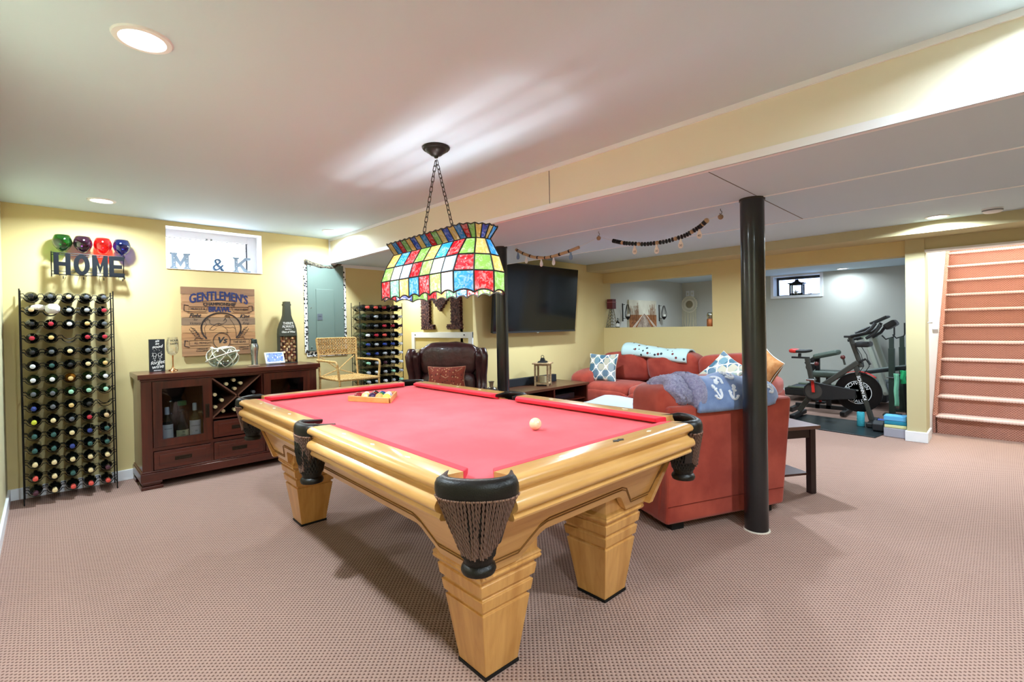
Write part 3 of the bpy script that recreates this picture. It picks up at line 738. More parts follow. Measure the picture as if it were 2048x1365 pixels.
def wire_rack(name, label, y0, dy, zs, x0, xd, h, ycols):
    t = thing(name, label, 'wine rack', (x0, (ycols[0]+ycols[-1])/2, 0))
    ym = (ycols[0]+ycols[-1])/2; hw = (ycols[-1]-ycols[0])/2+.062
    for s in (-1, 1):
        for x in (.035, xd):
            MB().tube([(x, s*hw, 0), (x, s*hw, h)], .0042, 6).build('upright', BLKM, t, 40)
        MB().tube([(.035, s*hw, h-.05), (xd, s*hw, h-.05)], .0035, 6).tube([(.035, s*hw, h*.5), (xd, s*hw, h*.5)], .0035, 6).tube([(.035, s*hw, .05), (xd, s*hw, .05)], .0035, 6).build('side_brace', BLKM, t, 40)
    first = None
    for i, z in enumerate(zs):
        if first is None:
            m = MB()
            for x, rr in ((.05, .0385), (xd, .0385)):
                for up in ((0,) if x < .1 else (0, .026)):
                    pts = [(x, -hw, up*.6)]
                    for yc in ycols:
                        for k in range(9):
                            a = -PI*.5*.86+PI*.86*k/8
                            pts.append((x+(up and .004), yc-ym+rr*1.08*math.sin(a), -rr*math.cos(a)*1.0+up))
                    pts.append((x, hw, up*.6))
                    m.tube(pts, .0028, 5)
            first = m.build('scallop_wire', BLKM, t, 50, M=T_((0, 0, z)))
        else: dup(first, t, T_((0, 0, z)))
    return t
R1Z = [1.545-.1035*i for i in range(15)]
R1Y = [-.451+.1018*i for i in range(5)]
wire_rack('wine_rack', 'tall narrow black wire wine rack below the HOME letters', 0, 0, R1Z, .0, .235, 1.60, R1Y)
caps1 = ['black grey cream grey grey', 'tan -- silver silver red', 'black red white gold grey', 'red gold -- red red', 'black grey cream grey grey',
         'white teal black cream gold', 'white white gold white white', 'grey grey mint mint mint', 'blue grey gold black --', 'lime cream grey red tan',
         'teal teal cream blue teal', 'teal teal blue teal teal', 'cream cream cream cream cream', 'coral cream teal cream plum', 'plum cream coral coral coral']
for i, row in enumerate(caps1):
    for j, c in enumerate(row.split()):
        if c == '--': continue
        g = BOTA if (i, j) == (6, 2) else (BOTG if (i in (6, 7) or (i, j) in ((5, 4),)) else BOT)
        lb = f'{c}-capped wine bottle, {ORD[i]} row, {NTH[j]} from left, in rack below HOME letters'
        wine_bottle(T_((.018, R1Y[j], R1Z[i]+R_.uniform(-.002, .002))) @ BX @ Rz(R_.uniform(0, 6)), c, g, lb, 'wine bottles in the tall rack')
def whale():      # white knitted starfish-like ornament lying in the rack
    m = MB(); m.cushion((0, 0, 0), (.10, .085, .075), .8, .9, 12, 20, fn=lambda x, y, z: (x, y, z*(1+.08*math.sin(40*x)*math.sin(50*y))))
    o = m.cushion((0, -.075, .01), (.03, .09, .04), .9, .9, 8, 14).build('coral_ornament', pm('white knobbly ceramic', '#e8e8e6', .7, bump=(120, .8)), None, 60)
    o.location = (.255, R1Y[1]+.012, R1Z[1]+.012); tag(o, 'knobbly white coral ornament lying in the second row of the wine rack', 'ornament')
whale()
R2Z = [1.50-.1045*i for i in range(12)]
R2Y = [2.20+.1035*i for i in range(5)]
wire_rack('wine_rack', 'black wire wine rack beside the brown leather armchair', 0, 0, [R2Z[0]-.1045*i for i in range(15)], .02, .24, 1.56, R2Y)
caps2 = ['coral coral red plum plum', 'black silver black white white', 'black grey red red plum', 'white red coral grey white', 'blue silver blue blue white', 'blue blue silver silver white',
         'mint silver plum silver white', 'silver white silver mint silver', 'silver silver white silver mint', 'silver grey red silver white', 'red silver grey blue silver', 'grey silver silver red silver']
for i, row in enumerate(caps2):
    for j, c in enumerate(row.split()):
        g = BOTG if j == 0 and i not in (0,) else BOT
        lb = f'{c}-capped wine bottle, {ORD[i] if i else "top"} row, {NTH[j]} from left, in rack beside leather armchair'
        wine_bottle(T_((.04, R2Y[j], R2Z[i])) @ BX @ Rz(R_.uniform(0, 6)), c, g, lb, 'wine bottles in the second rack')

# ================================================================== HOME glass holder
def block_letter(ch, w, h, s, d, M, name, mat, parent, serif=0):
    m = MB(); a = -w/2; b = w/2
    R = lambda x0, x1, y0, y1: m.prism([(x0, y0), (x1, y0), (x1, y1), (x0, y1)], 0, d, M)
    if ch == 'O':
        n = 28; V = []; Fs = []
        for k in range(n):
            t_ = 2*PI*k/n
            for rx, ry in ((w/2, h/2), (w/2-s, h/2-s)):
                for z in (0, d): V.append((rx*math.cos(t_), h/2+ry*math.sin(t_), z))
        for k in range(n):
            p, q = 4*k, 4*((k+1) % n)
            Fs += [(p, q, q+1, p+1), (p+2, p+3, q+3, q+2), (p+1, q+1, q+3, p+3), (p, p+2, q+2, q)]
        m.add(V, Fs, M)
    elif ch == 'H': m.prism([(a, 0), (a+s, 0), (a+s, h/2-s/2), (b-s, h/2-s/2), (b-s, 0), (b, 0), (b, h), (b-s, h), (b-s, h/2+s/2), (a+s, h/2+s/2), (a+s, h), (a, h)], 0, d, M)
    elif ch == 'E': m.prism([(a, 0), (b, 0), (b, s), (a+s, s), (a+s, h/2-s/2), (b-s*.5, h/2-s/2), (b-s*.5, h/2+s/2), (a+s, h/2+s/2), (a+s, h-s), (b, h-s), (b, h), (a, h)], 0, d, M)
    elif ch == 'M': m.prism([(a, 0), (a+s, 0), (a+s, h*.55), (0, h*.12), (b-s, h*.55), (b-s, 0), (b, 0), (b, h), (b-s*.9, h), (0, h*.45), (a+s*.9, h), (a, h)], 0, d, M)
    elif ch == 'K': m.prism([(a, 0), (a+s, 0), (a+s, h*.32), (a+s*1.5, h*.42), (b-s*1.2, 0), (b, 0), (a+s*2.2, h*.55), (b, h), (b-s*1.2, h), (a+s, h*.58), (a+s, h), (a, h)], 0, d, M)
    if serif:
        xs = [(a-serif*.6, a+s+serif*.6), (b-s-serif*.6, b+serif*.6)]
        for x0, x1 in xs:
            for y0 in (0, h-serif*.8): m.prism([(x0, y0), (x1, y0), (x1, y0+serif*.8), (x0, y0+serif*.8)], -.001, d+.001, M)
    return m.build(name, mat, parent)
def home():
    t = thing('glass_holder', 'black metal wall rack spelling HOME in letters, holding four coloured glasses', 'glass rack', (0, -.11, 1.73))
    LT = pm('charcoal painted metal', '#16181c', .7, 0, spec=.12)
    for ch, y in (('H', -.165), ('O', -.050), ('M', .062), ('E', .168)):
        block_letter(ch, .098, .165, .030, .016, T_((.104, y, .0)) @ FX, 'letter', LT, t)
    m = MB()
    for z in (.0, .025, .155, .17): m.tube([(.104, -.225, z), (.104, .222, z)], .003, 6)
    for y in (-.225, .222):
        m.tube([(.104, y, .17), (.01, y, .19), (.004, y, .19), (.004, y, -.01), (.104, y, -.01)], .003, 6)
    for z in (0, .17):
        for y in (-.16, -.04, .083, .205): m.tube([(.005, y-.02, z), (.07, y-.02, z), (.085, y-.012, z), (.085, y+.012, z), (.07, y+.02, z), (.005, y+.02, z)], .0025, 5)
    m.build('wire_frame', BLKM, t, 50)
    h = MB()
    for y in (-.16, -.04, .083, .205): h.tube([(.09, y, -.01), (.105, y, -.03), (.118, y, -.035), (.125, y, -.02)], .0025, 5)
    h.build('hooks', BLKM, t, 50)
home()
def goblet(y, hx, nm):
    t = thing('goblet', f'{nm} glass goblet standing in the HOME wall rack', 'goblet', (.088, y, 1.725), 0, 'coloured goblets in the HOME rack')
    m = clear('goblet glass '+nm, hx, .03, .22)
    MB().lathe([(.004, .185), (.016, .19), (.034, .205), (.053, .232), (.0605, .258), (.057, .285), (.049, .308), (.043, .318)], 32).build('bowl', m, t, 60)
    MB().lathe([(.0035, .19), (.0035, .02), (.006, .008), (.028, .002), (.030, 0), (0, 0)], 16).build('stem', GLS, t, 60)
for y, hx, nm in ((-.27, '#2fa052', 'green'), (-.149, '#87508f', 'purple'), (-.026, '#f0505e', 'red'), (.096, '#3a62c4', 'blue')): goblet(y, hx, nm)

# ================================================================== window letters
def letter(ch, y, size, mat, label, lbl_h):
    t = thing('marquee_letter', label, 'letter', (-.07, y, 1.842), 0, 'letters on the window sill')
    if ch == '&': text('letter_body', ch, size, T_((0, 0, size*.365)) @ FX, mat, t, ext=.022)
    else: block_letter(ch, size*.72, size*.8, size*.17, .04, T_((-.02, 0, .004)) @ FX, 'letter_body', mat, t, serif=.02)
    MB().b2((-.022, -size*.36, 0), (.022, size*.36, .004)).build('base', mat, t)
    if ch != '&':
        m = MB()
        for k in range(3):
            for s in (-1, 1): m.sphere((.026, s*size*.27, .02+k*size*.22), .0045, 8)
        m.build('bulbs', pm('tiny bulbs '+ch, '#dfe2ea', .3), t)
GALV = pm('galvanised metal', '#8c9cad', .5, .2); BLUEW = pm('blue grey paint', '#45617f', .7)
letter('M', .532, .185, GALV, 'galvanised letter M with tiny bulbs on the window sill', 0)
letter('&', .84, .17, BLUEW, 'blue ampersand letter on the window sill between M and K', 0)
letter('K', 1.045, .185, GALV, 'galvanised letter K with tiny bulbs on the window sill', 0)

# ================================================================== wooden sign
def sign():
    y0, y1, z0, z1 = .513, 1.132, 1.035, 1.678
    t = thing('wooden_sign', 'square wooden plank sign reading GENTLEMEN\'S CHAMPIONSHIP BRAWL above the cabinet', 'sign', (0, (y0+y1)/2, z0))
    n = 9; hh = (z1-z0)/n; hw = (y1-y0)/2
    tones = [('#9c7454', '#7b5a43'), ('#b98a62', '#906848'), ('#ab7d58', '#87603f'), ('#c99a6a', '#9f7550'), ('#96785c', '#77604a'), ('#d3a370', '#aa7d52'), ('#c5915f', '#9a6d48'), ('#be9062', '#90694a'), ('#b88a60', '#8d6647')]
    for i in range(n):
        a, b = tones[i]
        m = wood('sign plank %d' % i, a, b, 1, .75, 9, 18)
        MB().b2((.012+R_.uniform(0, .003), -hw+R_.uniform(0, .003), z1-z0-(i+1)*hh+.0012), (.030+R_.uniform(-.001, .001), hw-R_.uniform(0, .003), z1-z0-i*hh-.0012)).build('plank', m, t, bevel=.0015)
    MB().b2((.001, -hw+.08, .06), (.012, -hw+.13, z1-z0-.06)).b2((.001, hw-.13, .06), (.012, hw-.08, z1-z0-.06)).build('batten', OAKZ, t)
    INK = pm('dark ink print', '#2c2a2b', .8); INKB = pm('navy ink print', '#27305c', .8)
    def P(x, z, dx=.0312): return T_((dx, x, z)) @ FX
    H = z1-z0
    text('print_title', "GENTLEMEN'S", .118, P(0, H*.872), INKB, t, sx=.66, arc=-.6, fat=.005)
    text('print_banner_word', 'CHAMPIONSHIP', .040, P(.0, H*.755), INK, t, sx=.95, arc=-.25, fat=.0012)
    text('print_brawl', 'BRAWL', .070, P(.0, H*.676), INKB, t, sx=.8, fat=.004)
    text('print_muscle', 'MUSCLE &', .030, P(-.178, H*.682), INK, t, sx=.85)
    text('print_mayhem', 'MAYHEM', .030, P(.185, H*.675), INK, t, sx=.95)
    text('print_fight', 'Fight', .052, P(-.205, H*.582), INK, t, shear=.35, bold=.0012, sx=.9)
    text('print_for', 'for', .026, P(-.20, H*.525), INK, t, shear=.35)
    text('print_victory', 'Victory', .034, P(-.205, H*.475), INK, t, shear=.35, sx=.9)
    text('print_king', 'King', .052, P(.212, H*.575), INK, t, shear=.35, bold=.0012, sx=.9)
    text('print_of_the', 'of the', .024, P(.215, H*.52), INK, t, shear=.35)
    text('print_ring', 'Ring', .034, P(.222, H*.470), INK, t, shear=.35, sx=.95)
    text('print_vs', 'Vs', .085, P(.012, H*.215), INK, t, shear=.25, fat=.003)
    text('print_the_bear', 'THE BEAR', .032, P(.165, H*.185), INK, t, sx=.8)
    text('print_left_banner', 'ALL MIDNIGHTS', .028, P(-.14, H*.185), INK, t, sx=.72)
    text('print_small_left', 'WEIGHS IN\nCHALLENGE', .018, P(-.15, H*.085), INK, t)
    text('print_small_right', 'WEIGHS IN\nAT LEMON', .018, P(.20, H*.09), INK, t)
    g = MB()
    def line(pts, r=.0016): g.tube([(.0315, x, z*H) for x, z in pts], r, 4)
    def arcp(cx, cz, rx, rz, a0, a1, n=24): return [(cx+rx*math.cos(math.radians(a0+(a1-a0)*k/n)), cz+rz*math.sin(math.radians(a0+(a1-a0)*k/n))) for k in range(n+1)]
    for dr in (0, .005, .010): line(arcp(.012, .40, .172-dr, .235-dr*1.5, -42, 222), .0022)
    line(arcp(.012, .21, .072, .12, 0, 360), .003)
    line([(-.14, .79), (-.12, .80), (0, .815), (.12, .80), (.14, .785), (.12, .715), (-.12, .72), (-.14, .79)])
    for s in (-1, 1):
        line([(s*.10, .715), (s*.115, .645), (s*.25, .645), (s*.25, .715), (s*.115, .715)]); line([(s*.25, .64), (s*.29, .66), (s*.285, .74), (s*.25, .73)], .003); line([(s*.10, .625), (s*.265, .625)])
        line([(s*.08, .15), (s*.25, .15), (s*.25, .225), (s*.08, .225)], .002); line([(s*.25, .13), (s*.29, .15), (s*.285, .23), (s*.26, .22)], .004)
        for q in range(4): line(arcp(s*(.19+.012*q), .30+.028*q, .022, .022, 90, 90+s*300, 12), .0018)
        line([(s*.15, .24), (s*.18, .30), (s*.20, .36), (s*.24, .42)], .0025)
        line([(s*.14, .25), (s*.20, .26), (s*.21, .235)], .003)
    # two boxers in outline facing each other
    line([(-.12, .24), (-.125, .34), (-.13, .41), (-.11, .46), (-.125, .50), (-.105, .53), (-.085, .52), (-.085, .475), (-.07, .455), (-.03, .43), (.0, .44), (.01, .46), (-.01, .475), (-.035, .46), (-.07, .42), (-.09, .38), (-.06, .37), (-.03, .40)], .0018)
    line([(.14, .24), (.135, .33), (.13, .40), (.115, .46), (.10, .50), (.075, .56), (.055, .57), (.045, .545), (.055, .52), (.05, .49), (.02, .46), (-.01, .47), (-.02, .455), (.02, .43), (.045, .40), (.06, .37), (.055, .30)], .0018)
    line([(.045, .41), (.09, .40), (.11, .415), (.13, .38)], .0018); line([(.04, .57), (.05, .59), (.075, .585), (.085, .56)], .0035); line([(-.13, .50), (-.12, .54), (-.095, .545)], .0035)
    line([(.03, .51), (.045, .545)], .003)
    g.build('print_artwork', INK, t)
sign()

# ================================================================== electrical panel with patterned border
def epanel():
    t = thing('electrical_panel', 'grey green electrical panel framed with black and white patterned border', 'electrical panel', (.002, 1.862, .98))
    PG = pm('panel grey green paint', '#6b7d74', .45); H = 1.0
    MB().b2((0, -.20, .05), (.022, .205, H)).build('cover', PG, t, bevel=.004)
    MB().b2((.022, -.115, .13), (.030, .085, .725)).build('panel_door', PG, t, bevel=.003)
    MB().b2((.03, -.105, .385), (.033, -.05, .455)).build('latch_plate', pm('latch plate grey', '#5a6068', .5), t)
    text('latch_text', 'ON', .02, T_((.0335, -.078, .425)) @ FX, pm('latch text', '#15171a', .6), t)
    MB().tube([(.03, .088, .62), (.032, .09, .40), (.03, .09, .15)], .003, 6).build('hinge', PG, t)
    m = MB()
    for y, z in ((-.17, .97), (-.17, .52), (-.17, .09), (.19, .52), (.17, .97), (.19, .09)): m.sphere((.024, y, z), .007, 10)
    m.build('cover_screws', CHROME, t, 60)
    PAT = speckle('black and white patterned paper', '#ecebe6', '#1b1b1e', 42, .42, .8, '#8f9094')
    MB().b2((.0, -.236, .03), (.006, -.199, 1.03)).build('border_left', PAT, t); MB().b2((.0, .2, .03), (.006, .238, .985)).build('border_right', PAT, t); MB().b2((0, -.215, -.012), (.006, .238, .05)).build('border_bottom', PAT, t)
    MB().grid(lambda u, v: (.012+.025*math.sin(PI*v)*(1-.5*u)+.004*math.sin(20*u), -.225+.41*u, 1.0+.028*(v-.5)*2*(1-.4*u)+.018*(1-u)**2-.03*math.sin(PI*u*.95)+(.03*max(0, u-.8)*5)), 24, 6).build('loose_border', pm('peeling patterned paper', '#6b6354', .8, var=(60, '#1d1b18', .45, .6)), t, 60, solid=.003)
epanel()
# ================================================================== wine cabinet
def cabinet():
    t = thing('wine_cabinet', 'dark cherry wood wine cabinet with glass doors and crossed bottle rack', 'cabinet', (.02, .86, 0))
    Y = lambda y: y-.86
    X0, XF = .0, .45                      # local depth
    ya, yb = Y(.155), Y(1.555)
    MB().b2((-.005, ya-.022, .885), (XF+.04, yb+.025, .925)).build('top_board', ESPY, t, bevel=.004)
    MB().b2((0, ya-.008, .868), (XF+.024, yb+.01, .886)).build('top_molding', ESPY, t, bevel=.006)
    # carcass: sides, back, divider, shelf, base
    for q0, q1 in ((ya, ya+.022), (yb-.022, yb)): MB().b2((X0, q0, .09), (XF-.022, q1, .87)).build('side_panel', ESPR, t, bevel=.002)
    for q0, q1 in ((ya, ya+.072), (yb-.072, yb)): MB().b2((XF-.022, q0, .09), (XF, q1, .87)).build('corner_stile', ESPR, t, bevel=.002)
    MB().b2((X0, ya+.02, .09), (X0+.012, yb-.02, .87)).build('back_panel', BLKIN, t)
    for q in (.640, 1.048): MB().b2((X0+.01, Y(q), .12), (XF-.004, Y(q+.010), .86)).build('divider', ESPR, t)
    for q0, q1, z in ((ya+.02, Y(.640), .345), (Y(1.058), yb-.02, .345), (Y(.65), Y(1.048), .492)): MB().b2((X0+.01, q0, z), (XF-.03, q1, z+.015)).build('shelf_board', ESPY, t)
    MB().b2((XF-.02, ya+.07, .298), (XF-.002, yb-.07, .325)).b2((XF-.02, ya+.07, .855), (XF-.002, yb-.07, .87)).b2((XF-.02, ya+.07, .09), (XF-.002, yb-.07, .14)).b2((XF-.02, Y(.627), .12), (XF-.002, Y(.650), .30)).b2((XF-.02, Y(1.048), .12), (XF-.002, Y(1.07), .30)).build('face_frame', ESPY, t)
    MB().b2((-.002, ya-.014, .060), (XF+.016, yb+.014, .128)).b2((-.001, ya-.008, .128), (XF+.008, yb+.008, .142)).build('plinth', ESPY, t, bevel=.004)
    f0 = None
    for x in (.065, XF-.05):
        for y in (ya+.06, yb-.06):
            M = T_((x, y, 0))
            if f0 is None: f0 = MB().box((0, 0, .052), (.135, .135, .02)).box((0, 0, .036), (.115, .115, .016)).box((0, 0, .014), (.145, .145, .028)).build('foot', ESPY, t, bevel=.006, M=M)
            else: dup(f0, t, M)
    def door(y0, y1, side):
        z0, z1 = .328, .862; fw = .062; x0, x1 = XF-.004, XF+.018
        d = MB()
        d.prism([(y0, z0), (y0+fw, z0+fw), (y0+fw, z1-fw), (y0, z1)], x0, x1, FX); d.prism([(y1, z0), (y1, z1), (y1-fw, z1-fw), (y1-fw, z0+fw)], x0, x1, FX)
        d.prism([(y0, z0), (y1, z0), (y1-fw, z0+fw), (y0+fw, z0+fw)], x0, x1, FX); d.prism([(y0, z1), (y0+fw, z1-fw), (y1-fw, z1-fw), (y1, z1)], x0, x1, FX)
        o = d.build('door', ESPR, t, bevel=.003)
        MB().b2((x0+.008, y0+fw, z0+fw), (x0+.011, y1-fw, z1-fw)).build('pane', CGLS, o)
        yh = y1-fw/2 if side > 0 else y0+fw/2
        MB().b2((x1, yh-.015, .52), (x1+.004, yh+.015, .64)).tube([(x1+.004, yh+.006, .535), (x1+.014, yh+.006, .55), (x1+.014, yh+.006, .61), (x1+.004, yh+.006, .625)], .004, 6).build('handle', DKBR, o, bevel=.002)
    door(Y(.229), Y(.638), 1); door(Y(1.06), Y(1.482), -1)
    def drawer(y0, y1, z0, z1):
        x0, x1 = XF-.006, XF+.014; b = .035
        d = MB().b2((x0, y0, z0), (x1, y1, z1)).build('drawer', ESPY, t, bevel=.003)
        MB().b2((x1, y0+b, z0+b*.8), (x1+.006, y1-b, z1-b*.8)).build('raised_panel', ESPY, d, bevel=.005)
        c = (y0+y1)/2; zc = (z0+z1)/2
        MB().b2((x1+.006, c-.06, zc-.016), (x1+.010, c+.06, zc+.016)).tube([(x1+.01, c-.045, zc), (x1+.02, c-.035, zc-.004), (x1+.02, c+.035, zc-.004), (x1+.01, c+.045, zc)], .004, 6).build('handle', DKBR, d, bevel=.002)
    drawer(Y(.652), Y(1.046), .338, .482); drawer(Y(.230), Y(.625), .146, .294); drawer(Y(.652), Y(1.046), .146, .294); drawer(Y(1.072), Y(1.482), .146, .294)
    # crossed bottle rack
    c = (Y(.65), Y(1.048), .507, .855)
    LX = pm('light edge of rack boards', '#6b4535', .5)
    for p, q in (((c[0], c[2]), (c[1], c[3])), ((c[0], c[3]), (c[1], c[2]))):
        MB().bar((XF/2, p[0], p[1]), (XF/2, q[0], q[1]), .012, XF-.04, (1, 0, 0)).build('rack_board', LX, t)
cabinet()
def in_cab(y, z, cap, lb, x=.075): wine_bottle(T_((x, y, z)) @ BX, cap, BOT, lb, 'wine bottles in the cabinet')
for k, (y, z, nm) in enumerate(((.842, .815, 'highest'), (.783, .785, 'upper left'), (.898, .783, 'upper right'), (.849, .737, 'just above the crossing'), (.690, .698, 'beside the left door'), (.744, .644, 'left of crossing'), (.692, .588, 'lower left'), (.752, .546, 'bottom left'), (.846, .546, 'bottom middle'), (1.004, .69, 'right of crossing'))):
    in_cab(y, z, 'cream' if k < 9 else 'grey', f'wine bottle lying {nm} in the crossed rack of the dark cabinet')
# spirits behind the left glass door
def spirit(y, x, prof, glass, cap, caph, lab, h, label, texts=()):
    t = thing('liquor_bottle', label, 'bottle', (x, y, .36), 0, 'liquor bottles in the cabinet')
    MB().lathe(prof, 28).build('bottle_glass', glass, t, 50)
    r = max(p[0] for p in prof)
    MB().lathe([(caph[2], caph[0]), (caph[2], caph[1]), (caph[2]*.8, caph[1]+.004), (0, caph[1]+.004)], 16).build('cap', cap, t, 50)
    if lab:
        MB().lathe([(r+.0012, lab[0]), (r+.0012, lab[1])], 28, None, -1.25, 1.25).build('paper_label', lab[2], t, 50)
        for s, sz, z in texts:
            o = text('label_print', s, sz, T_((r+.0022, 0, z)) @ FX, pm('label ink', '#26231f', .7) if 'label ink' not in bpy.data.materials else bpy.data.materials['label ink'], t)
            for v in o.data.vertices:       # wrap round the bottle
                a = v.co.x/(r+.002); v.co.z = (r+.002)*(math.cos(a)-1)+v.co.z; v.co.x = (r+.002)*math.sin(a)
DG = pm('dark green spirit glass', '#10180f', .06, coat=.6); WP = pm('white paper label', '#e6e6e2', .7); CP = pm('cream paper label', '#dfd9a8', .7)
def sp(r, hs, hn, rn, h): return [(0, 0), (r*.95, 0), (r, .006), (r, hs), (r*.85, hs+.02), (rn*1.3, hn), (rn, hn+.015), (rn, h), (0, h)]
spirit(.335, .40, sp(.040, .15, .195, .015, .27), DG, pm('silver white cap', '#d5dadf', .35), (.215, .272, .0168), (.005, .135, WP), .27, 'dark liquor bottle with white ram label and white cap, in cabinet', (('BEN RIACH', .011, .10),))
spirit(.44, .39, sp(.046, .10, .18, .017, .23), DG, pm('dark stopper', '#2a201a', .5), (.225, .245, .019), (.012, .075, CP), .23, 'squat dark liquor bottle with cream label, in cabinet', (('78', .018, .058), ('BLEND', .010, .033)))
spirit(.53, .40, sp(.042, .155, .20, .014, .285), pm('pale green glass', '#2d3a22', .06, coat=.6), pm('pale foil cap', '#d9e0d2', .4), (.225, .285, .0158), (.008, .145, WP), .285, 'tall liquor bottle with the largest white label, in cabinet', (('LAPHROAIG', .0125, .098), ('10', .018, .055)))
spirit(.375, .30, [(0, 0), (.05, 0), (.055, .01), (.05, .12), (.022, .19), (.012, .22), (.013, .30), (.02, .31), (0, .31)], clear('decanter glass', '#cfd4dd', mixf=.3), CHROME, (.305, .315, .02), None, .3, 'clear glass decanter with narrow neck behind the liquor bottles')
spirit(.46, .28, [(0, 0), (.04, 0), (.042, .01), (.042, .2), (.03, .24), (.03, .29), (0, .29)], pm('red brown glass', '#33140f', .1), pm('green bottle cap', '#1f8a4d', .4), (.265, .30, .034), None, .29, 'dark bottle with bright green cap at back of cabinet')
spirit(.595, .31, [(0, 0), (.035, 0), (.038, .01), (.038, .13), (.02, .16), (.02, .19), (0, .19)], clear('jar glass', '#c6c9b8', mixf=.25), pm('gold lid', '#b29a66', .4, .5), (.185, .2, .024), None, .2, 'small clear bottle with gold lid at right in cabinet')
spirit(1.18, .36, sp(.035, .14, .18, .014, .25), clear('jar glass 2', '#c9d2d6', mixf=.25), pm('pale blue cap', '#b7cdd2', .4), (.21, .27, .016), None, .25, 'clear bottle with pale cap behind the right cabinet door')
spirit(1.30, .34, sp(.04, .12, .17, .016, .22), DG, pm('grey foil', '#8d9094', .4), (.19, .24, .018), None, .22, 'dark bottle with grey foil behind the right cabinet door')

# ================================================================== things on the cabinet
ZT = .925
def chalk_block():
    t = thing('message_block', 'black standing block with white lettering about wine, on cabinet left end', 'sign', (.19, .305, ZT), -.05)
    BB = pm('black chalk block', '#1b1e23', .7); BS = pm('weathered edge', '#4f4a36', .8)
    MB().b2((-.022, -.054, 0), (.020, .054, .277)).build('block', BB, t, bevel=.001)
    MB().b2((-.0225, -.0555, 0), (.0195, -.0535, .2775)).build('edge', BS, t)
    WI = pm('white chalk ink', '#e8e8e6', .8)
    for s, sz, y, z, sh in (('sit', .03, 0, .262, .3), ('the', .02, .0, .238, .3), ('good', .036, 0, .213, .3), ('forget', .040, 0, .078, .3), ('wine', .044, 0, .042, .3), ('ANYWAY', .012, 0, .010, 0)):
        text('lettering', s, sz, T_((.0205, y, z)) @ FX @ Rz(.12 if sh else 0), WI, t, shear=sh, bold=.0006)
    g = MB()
    for c in (-.018, .018):
        g.tube([(.021, c+.013*math.cos(a), .145+.014*math.sin(a)) for a in [2*PI*k/14 for k in range(14)]], .0014, 4, closed=True)
        g.tube([(.021, c-.012, .15), (.021, c-.006, .115), (.021, c, .108), (.021, c+.006, .115), (.021, c+.012, .15)], .0012, 4); g.tube([(.021, c, .108), (.021, c, .095), (.021, c-.008, .092), (.021, c+.008, .092)], .0012, 4)
    for k in range(12):
        a = 2*PI*k/12; g.tube([(.021, .032*math.cos(a), .14+.045*math.sin(a)), (.021, .038*math.cos(a+.2), .14+.052*math.sin(a+.2))], .0011, 4)
    g.build('glasses_drawing', WI, t)
chalk_block()
def wine_glass():
    t = thing('wine_glass', 'clear wine glass printed HAPPY HOUR with a rose gold stem', 'wine glass', (.2, .415, ZT))
    RG = pm('rose gold', '#c48a5e', .22, 1)
    MB().lathe([(.004, .13), (.02, .136), (.036, .15), (.0445, .18), (.046, .21), (.043, .25), (.037, .29), (.0362, .29), (.042, .25), (.045, .21), (.0435, .18), (.035, .152), (.0, .138)], 32).build('bowl', clear('wine glass bowl', mixf=.22), t, 60)
    MB().lathe([(.0065, .133), (.005, .11), (.0048, .05), (.008, .03), (.014, .016), (.034, .006), (.036, 0), (0, 0)], 24).build('stem', RG, t, 60)
    K = pm('black print', '#22221f', .6)
    for s, z in (('HOUR', .262), ('HAPPY', .234)): 
        text('print', s, .024, T_((.045, .006, z)) @ FX, K, t, sx=.85, bold=.0006)
wine_glass()
def rope_bowl():
    t = thing('rope_bowl', 'round glass bowl wrapped in white rope netting on the cabinet', 'bowl', (.2, .80, ZT))
    prof = [(0, .004), (.05, .004), (.09, .02), (.122, .06), (.130, .10), (.118, .145), (.09, .175), (.085, .185)]
    MB().lathe(prof, 32).build('bowl_glass', clear('pale green glass bowl', '#dfeee6', mixf=.35), t, 60)
    def S_(a, f):
        i = f*(len(prof)-1); k = min(int(i), len(prof)-2); r = prof[k][0]+(prof[k+1][0]-prof[k][0])*(i-k); z = prof[k][1]+(prof[k+1][1]-prof[k][1])*(i-k)
        return ((r+.004)*math.cos(a), (r+.004)*math.sin(a), z)
    for sgn in (1, -1):
        for k in range(7):
            MB().tube([S_(2*PI*k/7+sgn*1.5*s/14, .18+.82*s/14) for s in range(15)], .0035, 6).build('rope', WROPE, t, 60)
    MB().tube([((.092+.006*math.sin(5*a))*math.cos(a), (.092+.006*math.sin(5*a))*math.sin(a), .18+.008*math.sin(3*a)) for a in [2*PI*k/40 for k in range(40)]], .0075, 8, closed=True).build('rim_rope', WROPE, t, 60)
    MB().tube([((.135)*math.cos(a), (.135)*math.sin(a), .105+.05*math.sin(a*1.0+.6)) for a in [2*PI*k/40 for k in range(40)]], .005, 8, closed=True).build('belt_rope', WROPE, t, 60)
    m = MB()
    for k in range(26): a = R_.uniform(0, 6.28); r = R_.uniform(0, .085); m.sphere((r*math.cos(a), r*math.sin(a), .02+R_.uniform(0, .03)), R_.uniform(.010, .016), 8)
    stuff(m.build('glass_pebbles', clear('aqua pebbles', '#b8d3cf', mixf=.5), t, 60))
rope_bowl()
def shaker():
    t = thing('cocktail_shaker', 'brushed steel cocktail shaker standing between rope bowl and tablet', 'shaker', (.21, 1.066, ZT))
    MB().lathe([(0, 0), (.030, 0), (.031, .003), (.030, .01), (.0285, .08), (.034, .14), (.038, .165), (.037, .19), (.030, .212), (0, .212)], 32).build('cup', CHROME, t, 50)
    MB().lathe([(.0275, .208), (.027, .225), (.024, .25), (.022, .253), (0, .253)], 32).build('cap', pm('dark steel cap', '#3a4342', .3, .9), t, 50)
shaker()
